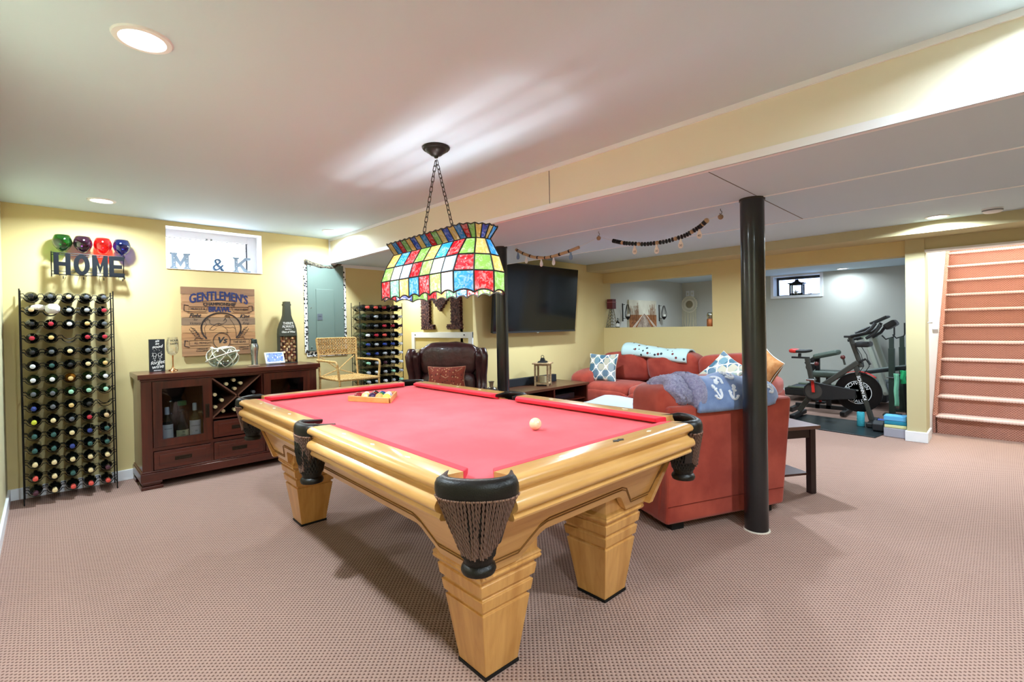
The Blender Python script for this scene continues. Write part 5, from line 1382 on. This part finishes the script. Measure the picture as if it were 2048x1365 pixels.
garland('jute_garland', 'jute rope garland with blue and white bulb tags near the television', [(2.028, 2.85, 1.988), (2.127, 2.85, 1.938), (2.26, 2.85, 1.889), (2.395, 2.85, 1.869), (2.496, 2.85, 1.871), (2.655, 2.85, 1.891), (2.779, 2.85, 1.914)], 0)
garland('bead_garland', 'black bead garland with white numbered bulb tags under the soffit', [(3.121, 2.85, 1.92), (3.226, 2.85, 1.886), (3.398, 2.85, 1.855), (3.56, 2.85, 1.851), (3.712, 2.85, 1.872), (3.821, 2.85, 1.918), (3.866, 2.85, 1.952)], 1)
m = MB(); m.tube([(2.785, 2.85, 1.918), (2.9, 2.82, 1.935), (3.028, 2.78, 1.955), (3.06, 2.80, 1.945), (3.118, 2.85, 1.922)], .0012, 4).tube([(3.87, 2.85, 1.955), (3.988, 2.78, 1.96)], .0012, 4)
tag(m.build('twine_string', pm('thin twine', '#d9d3c4', .9)), 'thin pale twine strung between the hook beads and garlands', 'string')
# ================================================================== things on the pass-through sill and in the room behind it
def lighthouse():
    t = thing('lamp_tower', 'tower shaped table ornament with dark red lantern top on the sill', 'ornament', (.885, 6.13, 1.21))
    m = MB()
    w0, w1, h = .062, .022, .30
    for sx in (-1, 1):
        for sy in (-1, 1): m.tube([(sx*w0, sy*w0, 0), (sx*w1, sy*w1, h)], .006, 5)
    for k in range(7):
        f = k/6; w = w0+(w1-w0)*f; z = h*f
        m.tube([(-w, -w, z), (w, -w, z), (w, w, z), (-w, w, z)], .004, 5, closed=True)
        if k < 6:
            g = (k+1)/6; v = w0+(w1-w0)*g
            for s in (-1, 1):
                m.tube([(s*w, -w, z), (-s*v, -v, h*g)], .0035, 5); m.tube([(s*w, s*w, z), (s*v, -s*v, h*g)], .0035, 5)
    m.b2((-w0-.01, -w0-.01, 0), (w0+.01, w0+.01, .012)).build('tower_frame', pm('aged grey metal', '#77705a', .7), t)
    MB().b2((-.052, -.052, h), (.052, .052, h+.155)).build('shade', pm('dark red shade', '#5d1f22', .6), t, bevel=.004)
    MB().b2((-.054, -.054, h+.10), (.054, .054, h+.112)).build('shade_band', pm('red band', '#9a5a58', .6), t)
lighthouse()
t = thing('small_bottle', 'tiny dark bottle with white label on the sill beside the tower', 'bottle', (1.01, 6.11, 1.21))
MB().lathe([(0, 0), (.03, 0), (.03, .075), (.02, .095), (.010, .11), (.010, .15), (0, .15)], 18).build('glass', BOT, t, 50); MB().lathe([(.0308, .015), (.0308, .065)], 18).build('paper_label', pm('white label paper', '#dcdcd8', .7), t, 50)
t = thing('copper_jar', 'copper jar with clear glass top at right end of the sill', 'jar', (2.48, 6.13, 1.21))
MB().lathe([(0, 0), (.05, 0), (.052, .01), (.052, .095), (.046, .105), (0, .105)], 24).build('copper_base', pm('copper', '#b0673a', .4, .6), t, 50)
MB().lathe([(.044, .105), (.052, .13), (.055, .16), (.042, .19), (.036, .19), (.05, .16), (.046, .13), (.04, .108)], 24).build('glass_top', clear('bubbly glass', '#e6e6dd', mixf=.5), t, 60)
def painting():
    t = thing('canvas_painting', 'canvas picture of a boardwalk through tall reeds, behind the wall opening', 'picture', (.80, 7.19, 1.44))
    hw, hh = .455, .235
    MB().b2((.001, -hw, -hh), (.032, hw, hh)).build('canvas', pm('pale sky canvas', '#d5d0bd', .8, var=(4, '#c5beaa', .4, .6)), t)
    MB().b2((.032, -hw, -hh), (.0325, hw, -.02)).build('reed_field', pm('rust reed field', '#a0663c', .85, var=(22, '#6d4026', .4, .65)), t)
    MB().prism([(-.22, -hh), (.26, -hh), (.045, .0), (.02, .0)], .0326, .0332, FX).build('boardwalk', wood('boardwalk planks', '#b9a795', '#6d5547', 0, .8), t)
    m = MB()
    for s, xb, xt in ((-1, -.31, .015), (1, .36, .05)):
        for o in (0, .05): m.prism([(xb+s*o, -hh), (xb+s*o+.03, -hh), (xt+.006, .01), (xt, .01)], .0332, .0338, FX)
    m.build('boardwalk_rails', pm('pale rails', '#d8cdbd', .8), t)
    m = MB()
    for k in range(70):
        s = -1 if k % 2 else 1; y = s*R_.uniform(.18, hw-.01) if s > 0 else R_.uniform(-hw+.01, -.15); h = R_.uniform(.0, .17)
        m.tube([(.0335, y, -.12), (.0335, y+R_.uniform(-.01, .01), h)], .0016, 4); m.sphere((.0335, y, h+.012), (.001, .004, .018), 6)
    stuff(m.build('reeds', pm('reed brown', '#8a5d3c', .8), t))
painting()
def sconce(y, label):
    t = thing('wall_sconce', label, 'candle sconce', (.80, y, 1.33), 0, 'black candle sconces')
    m = MB().b2((0, -.012, -.02), (.008, .012, .28)).tube([(.006, 0, .03), (.09, 0, .03)], .004, 6).tube([(.006, 0, .26), (.05, 0, .26)], .004, 6)
    for a in (0, PI/2, PI, 3*PI/2):
        m.tube([(.10+.012*math.cos(a), .012*math.sin(a), .26), (.10+.03*math.cos(a), .03*math.sin(a), .20), (.10+.052*math.cos(a), .052*math.sin(a), .12), (.10+.048*math.cos(a), .048*math.sin(a), .06), (.10+.02*math.cos(a), .02*math.sin(a), .02)], .0045, 6)
    m.lathe([(0, .0), (.012, .01), (.03, .04), (.05, .06), (0, .06)], 14, T_((.10, 0, 0))).build('iron_frame', IRON, t, 50)
    MB().lathe([(0, .06), (.03, .06), (.03, .10), (0, .10)], 16, T_((.10, 0, 0))).build('candle', pm('white candle', '#e6e3d6', .6), t, 50)
sconce(6.58, 'black iron candle sconce left of the boardwalk picture'); sconce(7.80, 'black iron candle sconce right of the boardwalk picture')
def dreamcatcher():
    t = thing('dream_catcher', 'cream crocheted dream catcher with long fringe on grey wall', 'dream catcher', (.95, 8.72, 1.63))
    m = MB()
    for r, w in ((.15, .012), (.125, .008), (.10, .012), (.078, .006)): m.tube([(r*math.cos(a), 0, r*math.sin(a)) for a in [2*PI*k/36 for k in range(36)]], w, 6, closed=True)
    for k in range(24):
        a = 2*PI*k/24; m.tube([(.078*math.cos(a), 0, .078*math.sin(a)), (.15*math.cos(a+.15), 0, .15*math.sin(a+.15))], .004, 4)
        m.sphere((.158*math.cos(a), 0, .158*math.sin(a)), .014, 6)
    m.build('hoop', pm('cream crochet', '#ece6d2', .95), t, 60)
    MB().grid(lambda u, v: (.08*v*math.cos(2*PI*u), 0, .08*v*math.sin(2*PI*u)), 20, 3).build('web', pm('taupe web', '#8f8468', .95), t)
    m = MB()
    for k in range(22):
        x = -.14+.28*k/21; z0 = -math.sqrt(max(.0, .15**2-x*x)); l = R_.uniform(.30, .42)
        m.tube([(x, -.005, z0), (x+R_.uniform(-.008, .008), -.01, z0-l/2), (x+R_.uniform(-.02, .02), -.005, z0-l)], .0045, 4)
    stuff(m.build('fringe', pm('cream yarn', '#e6dfc4', .95), t, 60))
dreamcatcher()
t = thing('light_switch', 'white double light switch plate above the dream catcher', 'light switch', (.955, 8.75, 1.84))
for x in (-.045, .045):
    p = MB().b2((x-.037, -.006, -.06), (x+.037, 0, .06)).build('plate', WTR, t, bevel=.002); MB().b2((x-.012, -.010, -.022), (x+.012, -.005, .022)).build('toggle', pm('cream toggle %d' % int(x*1000), '#d9d6c8', .5), p)
# small wooden plaque on the end of the back wall
o = MB().b2((2.93, 6.09, 1.27), (2.945, 6.17, 1.49)).build('wall_plaque', pm('brown plaque', '#4a3526', .7), None, bevel=.003); tag(o, 'narrow brown plaque on the wall end behind the near black post', 'plaque')

# ================================================================== exercise room
BK = pm('bike charcoal paint', '#35352f', .45); BKD = pm('bike black plastic', '#18191a', .5); REDP = pm('bike red accent', '#c92a22', .45); PADG = pm('grey green vinyl', '#49554c', .5)
def bike():
    yb = 6.35
    t = thing('exercise_bike', 'charcoal and red indoor cycling bike on a black mat', 'exercise bike', (3.772, 6.62, .005)); t.scale = (1.04, 1, 1.03)
    X = lambda x: x-3.83
    V = lambda x, z, y=0: (X(x), y, z-.012)
    MB().bar(V(3.48, .10), V(3.62, .32), .055, .06, (0, 1, 0)).bar(V(3.56, .30), V(4.08, .345), .05, .05, (0, 1, 0)).build('rear_frame', BK, t, bevel=.006)
    MB().bar(V(3.62, .34), V(4.10, .74), .06, .075, (0, 1, 0)).build('main_tube', BK, t, bevel=.01)
    MB().bar(V(4.06, .74), V(4.215, .07), .05, .062, (0, 1, 0)).build('front_fork', BK, t, bevel=.01)
    text('fork_lettering', 'SCHWINN IC4', .044, T_(V(4.128, .44, -.033)) @ FY @ Rz(-PI/2+.227), pm('white decal', '#e6e6e6', .5), t, bold=.001)
    MB().bar(V(3.47, .06, -.27), V(3.47, .06, .27), .06, .05, (0, 0, 1)).bar(V(4.225, .05, -.24), V(4.225, .05, .24), .06, .05, (0, 0, 1)).build('stabiliser_feet', BKD, t, bevel=.01)
    fc = V(4.088, .385)
    w = MB().lathe([(0, -.018), (.17, -.018), (.183, -.015), (.225, -.015), (.23, -.010), (.23, .010), (.225, .015), (.183, .015), (.17, .018), (0, .018)], 48, T_(fc) @ Rx(PI/2)).build('flywheel', pm('flywheel black', '#141516', .3, .6), t, 40)
    MB().lathe([(.128, .0185), (.128, .0200), (.133, .0200), (.133, .0185)], 48, T_(fc) @ Rx(PI/2)).build('wheel_ring', pm('white ring', '#e4e4e4', .5), w)
    for s, a in (('SCHWINN', 1), ('QUALITY', -1)):
        o = text('wheel_lettering', s, .05, T_((fc[0], fc[1]-.0195, fc[2])) @ FY, bpy.data.materials['white decal'], w, space=1.1)
        for v in o.data.vertices:
            th = v.co.x/.105; r = (.105+v.co.y) if a > 0 else (.105-v.co.y)
            v.co.x, v.co.y = r*math.sin(th), a*r*math.cos(th)
    cc = V(3.66, .37, -.075)
    g = MB().prism([(-.115*math.cos(a), .115*math.sin(a)) for a in [PI/2+PI*k/14-PI/2 for k in range(0)]] or [(.0, .112), (-.06, .095), (-.10, .05), (-.112, 0), (-.10, -.05), (-.06, -.095), (0, -.112), (.42, -.058), (.42, .05)], -.02, .02, T_(cc) @ FY).build('chain_guard', BKD, t, bevel=.006)
    MB().lathe([(0, .021), (.09, .021), (.092, .019)], 32, T_(cc) @ Rx(PI/2)).build('crank_disc', pm('dark taupe disc', '#3d3833', .5), g)
    cr = MB().bar((cc[0]+.003, cc[1]-.035, cc[2]-.012), (cc[0]-.008, cc[1]-.035, cc[2]+.135), .032, .016, (0, 1, 0)).build('crank_arm', REDP, t, bevel=.004)
    MB().box((cc[0]-.008, cc[1]-.08, cc[2]+.145), (.09, .09, .022)).build('pedal', CHROME, cr, bevel=.004)
    cr = MB().bar((cc[0], cc[1]+.17, cc[2]), (cc[0]+.03, cc[1]+.17, cc[2]-.15), .03, .016, (0, 1, 0)).build('crank_arm', REDP, t, bevel=.004)
    MB().box((cc[0]+.03, cc[1]+.21, cc[2]-.16), (.09, .09, .022)).build('pedal', BKD, cr, bevel=.004)
    MB().bar(V(3.655, .46, -.045), V(4.10, .41, -.045), .012, .03, (0, 1, 0)).build('silver_stripe_bar', pm('silver stripe', '#8f9690', .4, .5), t)
    MB().bar(V(3.635, .42), V(3.575, .765), .05, .058, (0, 1, 0)).build('seat_post', BK, t, bevel=.008)
    MB().bar(V(3.405, .772), V(3.60, .770), .022, .04, (0, 1, 0)).bar(V(3.49, .77), V(3.495, .825), .03, .03, (0, 1, 0)).build('seat_slider', BKD, t, bevel=.003)
    MB().cushion(V(3.51, .852), (.25, .15, .045), .7, .8, 10, 26, fn=lambda x, y, z: (x, y*(1 if x < 0 else 1-.65*(x/.125)), z+.012*(x/.125)**2)).build('saddle', BKD, t, 60)
    MB().cushion(V(3.435, .855), (.115, .16, .056), .7, .8, 8, 20).build('saddle_rear', REDP, t, 60)
    MB().bar(V(4.125, .68), V(4.02, 1.03), .045, .052, (0, 1, 0)).build('handlebar_post', BK, t, bevel=.008)
    MB().bar(V(3.96, 1.035), V(4.06, 1.035), .024, .05, (0, 1, 0)).build('handlebar_slider', BKD, t, bevel=.004)
    for s in (-1, 1):
        MB().tube([V(4.04, 1.04, s*.05), V(4.10, 1.055, s*.16), V(4.20, 1.085, s*.19), V(4.25, 1.13, s*.19), V(4.285, 1.19, s*.18)], .018, 10).build('handlebar', BKD, t, 60)
        MB().tube([V(4.08, 1.075, s*.06), V(4.15, 1.11, s*.06), V(4.22, 1.145, s*.06)], .016, 8).build('arm_rest', BKD, t, 60)
        MB().tube([V(4.20, 1.02, s*.19), V(4.28, 1.08, s*.2), V(4.335, 1.17, s*.19)], .016, 8).build('bar_end', BKD, t, 60)
    MB().bar(V(4.225, 1.185), V(4.375, 1.265), .022, .26, (0, 1, 0)).build('tablet_holder', BKD, t, bevel=.004)
    MB().box((0, 0, 0), (.12, .22, .07), T_(V(4.40, 1.17)) @ Ry(-.6)).build('console', BKD, t, bevel=.02)
    MB().b2((X(4.08), -.12, .905), (X(4.22), .12, .965)).build('dumbbell_cradle', BKD, t, bevel=.02)
    k = MB().tube([V(3.965, .70), V(3.95, .77)], .011, 8).build('resistance_stem', BK, t); MB().sphere(V(3.945, .79), .026, 14).build('knob', pm('dark red knob', '#5c2320', .3), k, 60)
    k = MB().tube([V(3.60, .70), V(3.66, .70)], .010, 8).build('seat_knob_stem', CHROME, t); MB().sphere(V(3.675, .70), .025, 14).build('knob', pm('dark red knob 2', '#5c2320', .3), k, 60)
    MB().tube([V(4.11, .745, -.04), V(4.17, .778, -.05), V(4.19, .76, -.05), V(4.215, .715, -.05)], .012, 8).build('lever', BKD, t, 60)
    MB().grid(lambda u, v: (X(4.088)+.245*math.cos(2.55-1.75*u), -.03+.06*v, .385-.012+.245*math.sin(2.55-1.75*u)), 16, 2).build('fender', REDP, t, 60, solid=.006)
    for h_ in (.05, -.0): MB().tube([V(4.09+h_, .92, -.08), V(4.14+h_, .83, -.1), V(4.16+h_, .70, -.08), V(4.10+h_, .60, -.05)], .004, 6).build('cable', BKD, t, 60)
bike()
o = MB().b2((-.52, -.42, 0), (.52, .42, .012)).build('exercise_mat', pm('black rubber mat', '#1c2528', .35, bump=(90, .1)), None, bevel=.004); o.location = (3.86, 6.40, 0); o.rotation_euler = (0, 0, -.15); tag(o, 'black rubber mat under the exercise bike', 'mat')
t = thing('foam_roller', 'teal foam roller standing upright in front of the bike', 'foam roller', (4.09, 6.47, .012))
MB().lathe([(0, 0), (.034, 0), (.038, .005), (.038, .160), (.034, .165), (0, .165)], 28).build('cylinder', pm('teal foam', '#3da6b6', .8, bump=(60, .5)), t, 50)
MB().lathe([(.018, .1655), (.018, .1665), (.016, .1665)], 20).build('core', pm('dark core', '#1f5d68', .8), t)
def dumbbell(name, label, loc, rz, hexr, ln, mat, grip, z=0):
    t = thing(name, label, 'dumbbell', (loc[0], loc[1], z), rz, 'dumbbells on the gym floor')
    for s in (-1, 1):
        MB().prism([(hexr*math.cos(PI/6+PI/3*k), hexr*math.sin(PI/6+PI/3*k)) for k in range(6)], -.05, .05, T_((s*ln/2, 0, hexr*.866)) @ Ry(PI/2) @ Rz(PI/6)).build('weight', mat, t, bevel=.008)
    MB().tube([(-ln/2+.04, 0, hexr*.866), (0, 0, hexr*.866), (ln/2-.04, 0, hexr*.866)], [.014, .018, .014], 10).build('grip', grip, t, 50)
HEX = pm('black rubber hex', '#1c1f22', .5); KN = pm('knurled chrome', '#c9c9c2', .35, .9)
dumbbell('dumbbell', 'large black hex dumbbell beside the foam roller and yoga blocks', (4.42, 6.27), -.05, .072, .26, HEX, KN)
dumbbell('dumbbell', 'black hex dumbbell behind the largest dumbbell', (4.42, 6.50), .1, .055, .25, HEX, KN)
dumbbell('dumbbell', 'blue vinyl dumbbell behind the yoga blocks', (4.36, 6.72), .1, .045, .19, pm('blue vinyl', '#3d57b0', .5), pm('blue grip', '#3d57b0', .5))
dumbbell('dumbbell', 'navy blue dumbbell in the second row behind the yoga blocks', (4.42, 6.90), -.2, .05, .18, pm('navy vinyl', '#2a3d55', .5), pm('navy grip', '#2a3d55', .5))
dumbbell('dumbbell', 'grey blue dumbbell nearest the squat stand post', (4.36, 7.08), 0, .045, .16, pm('grey blue vinyl', '#5a7f8c', .5), pm('grey blue grip', '#5a7f8c', .5))
dumbbell('dumbbell', 'teal vinyl dumbbell at the edge of the cream pillar', (4.47, 7.25), .9, .045, .12, pm('teal vinyl', '#2f6f78', .5), pm('teal grip', '#2f6f78', .5))
for k, (z, h, hx, nm, dx) in enumerate(((0, .10, '#9a9aa6', 'grey', 0), (.10, .035, '#d2d39b', 'pale yellow', .005), (.135, .04, '#1f7f9c', 'dark teal', .004), (.175, .055, '#5aa6d8', 'sky blue', -.002))):
    o = MB().box((0, 0, h/2), (.19, .14, h)).build('yoga_block', pm('foam '+nm, hx, .85), None, bevel=.008); o.location = (4.46+dx, 6.13, z); o.rotation_euler = (0, 0, -.08+.02*k)
    tag(o, f'{nm} foam yoga block in the small stack by the pillar', 'yoga block', 'stacked yoga blocks')
def bench():
    t = thing('weight_bench', 'grey weight bench with raised pad behind the exercise bike', 'weight bench', (3.55, 7.25, 0))
    X = lambda x: x-3.55
    MB().box((0, 0, 0), (.30, .24, .07), T_((X(3.585), 0, .80)) @ Ry(-.25)).build('preacher_pad', PADG, t, bevel=.03)
    MB().bar((X(3.35), 0, .665), (X(3.53), 0, .80), .05, .22, (0, 1, 0)).build('pad_board', BKD, t, bevel=.01)
    MB().bar((X(3.47), 0, .05), (X(3.475), 0, .80), .05, .05, (0, 1, 0)).build('upright', BKD, t)
    MB().box((X(3.60), 0, .535), (.34, .28, .09)).build('seat_pad', PADG, t, bevel=.03, seg=3)
    MB().bar((X(3.60), 0, .50), (X(3.60), 0, .06), .05, .05, (0, 1, 0)).bar((X(3.2), 0, .08), (X(3.8), 0, .08), .05, .05).bar((X(3.2), -.25, .04), (X(3.2), .25, .04), .05, .05).bar((X(3.8), -.25, .04), (X(3.8), .25, .04), .05, .05).build('frame', BKD, t)
    MB().lathe([(0, -.02), (.055, -.02), (.06, 0), (.055, .02), (0, .02)], 20, T_((X(3.40), -.05, .62)) @ Rx(PI/2)).build('pulley', BKD, t, 50)
bench()
def treadmill():
    t = thing('treadmill', 'grey and black treadmill against the far gym wall', 'treadmill', (3.42, 8.36, 0))
    X = lambda x: x-3.5
    MB().box((X(3.55), 0, .15), (1.30, .62, .12)).build('deck', BKD, t, bevel=.02); MB().b2((X(2.95), -.22, .211), (X(4.1), .22, .214)).build('belt', pm('belt grey', '#4e565f', .6), t)
    for s in (-1, 1):
        MB().b2((X(2.95), s*.28-.04, .21), (X(4.15), s*.28+.04, .235)).build('side_rail', pm('rail grey %d' % s, '#5e6a5a', .5), t, bevel=.008)
        MB().bar((X(4.20), s*.30, .20), (X(3.97), s*.30, 1.02), .06, .11, (0, 1, 0)).build('upright', pm('pale grey upright %d' % s, '#b5bcae', .5), t, bevel=.015)
        MB().tube([(X(3.95), s*.30, 1.02), (X(3.75), s*.30, .96)], .02, 8).build('handle', BKD, t, 50)
    MB().box((X(3.96), 0, 1.06), (.12, .64, .14), Matrix.Identity(4)).build('console', pm('console grey', '#7d8a7c', .5), t, bevel=.02)
    MB().b2((X(4.0), -.3, .2), (X(4.28), .3, .36)).build('motor_cover', pm('motor cover grey', '#6a7076', .5), t, bevel=.04, seg=3)
treadmill()
def squat(x, y, label):
    t = thing('squat_stand', label, 'squat stand', (x, y, 0), 0, 'squat stands')
    G = bpy.data.materials.get('stand green grey') or pm('stand green grey', '#35423a', .5)
    MB().b2((-.032, -.032, .02), (.032, .032, .88)).build('post', G, t, bevel=.003); MB().b2((-.025, -.025, .86), (.025, .025, 1.02)).build('inner_post', G, t, bevel=.003)
    MB().tube([(-.10, 0, 1.05), (-.06, 0, 1.0), (.02, 0, 1.03), (.03, 0, 1.06), (.03, 0, 1.21)], .009, 8).build('bar_hook', BKD, t, 50)
    MB().b2((-.09, -.09, 0), (.09, .09, .02)).build('foot', G, t)
    MB().tube([(-.05, -.04, .50), (.05, -.04, .50)], .008, 6).build('pin', CHROME, t)
squat(4.245, 7.55, 'dark green squat stand post nearest the cream pillar'); squat(4.30, 8.0, 'dark green squat stand post further back against the gym wall')
def barbench():
    t = thing('incline_bench', 'long sloping black bench board resting across the squat stands', 'bench', (4.05, 7.70, 0))
    MB().bar((-.22, 0, .52), (.40, 0, .64), .05, .20, (0, 1, 0)).build('board', pm('black bench vinyl', '#1b2123', .4), t, bevel=.012)
    MB().bar((-.22, 0, .545), (.40, 0, .665), .012, .19, (0, 1, 0)).build('pad', pm('grey bench top', '#6f7c78', .4), t, bevel=.005)
    for p, q in (((-.15, 0, .52), (-.28, 0, .0)), ((.30, 0, .60), (.34, 0, 0))): MB().bar(p, q, .04, .04, (0, 1, 0)).build('leg', BKD, t)
barbench()
def hang(name, label, cat, loc, w, h, hx):
    o = MB().grid(lambda u, v: ((u-.5)*w*(1-.2*v)+.004*math.sin(9*v), .012*math.sin(6*u+3*v), -h*v), 8, 14).build(name, pm(name+' cloth', hx, .9), None, 60, solid=.008); o.location = loc; tag(o, label, cat)
hang('exercise_band', 'mint green exercise band hanging from the squat stand', 'exercise band', (4.30, 7.46, .56), .05, .42, '#8fdcb4')
hang('green_cap', 'bright green cloth hanging beside the mint exercise band', 'cloth', (4.365, 7.50, .60), .06, .17, '#35c27a')
t = lantern('lantern', 'black metal lantern with starfish on the gym window sill', (2.80, 8.87, 1.70), .1, .20, .20, IRON)
m = MB()
for k in range(5):
    a = 2*PI*k/5+.3; m.tube([(0, -.11, .05), (.045*math.cos(a), -.11, .05+.045*math.sin(a))], [.014, .004], 6)
m.build('starfish', pm('tan starfish', '#8f8a78', .9), t, 60)
o = MB().tube([(2.93, 8.87, 1.708), (3.0, 8.87, 1.72), (3.11, 8.88, 1.745)], [.006, .005, .003], 6).build('driftwood_stick', pm('dark stick', '#4d453a', .9)); tag(o, 'thin stick leaning on the gym window sill beside lantern', 'stick')
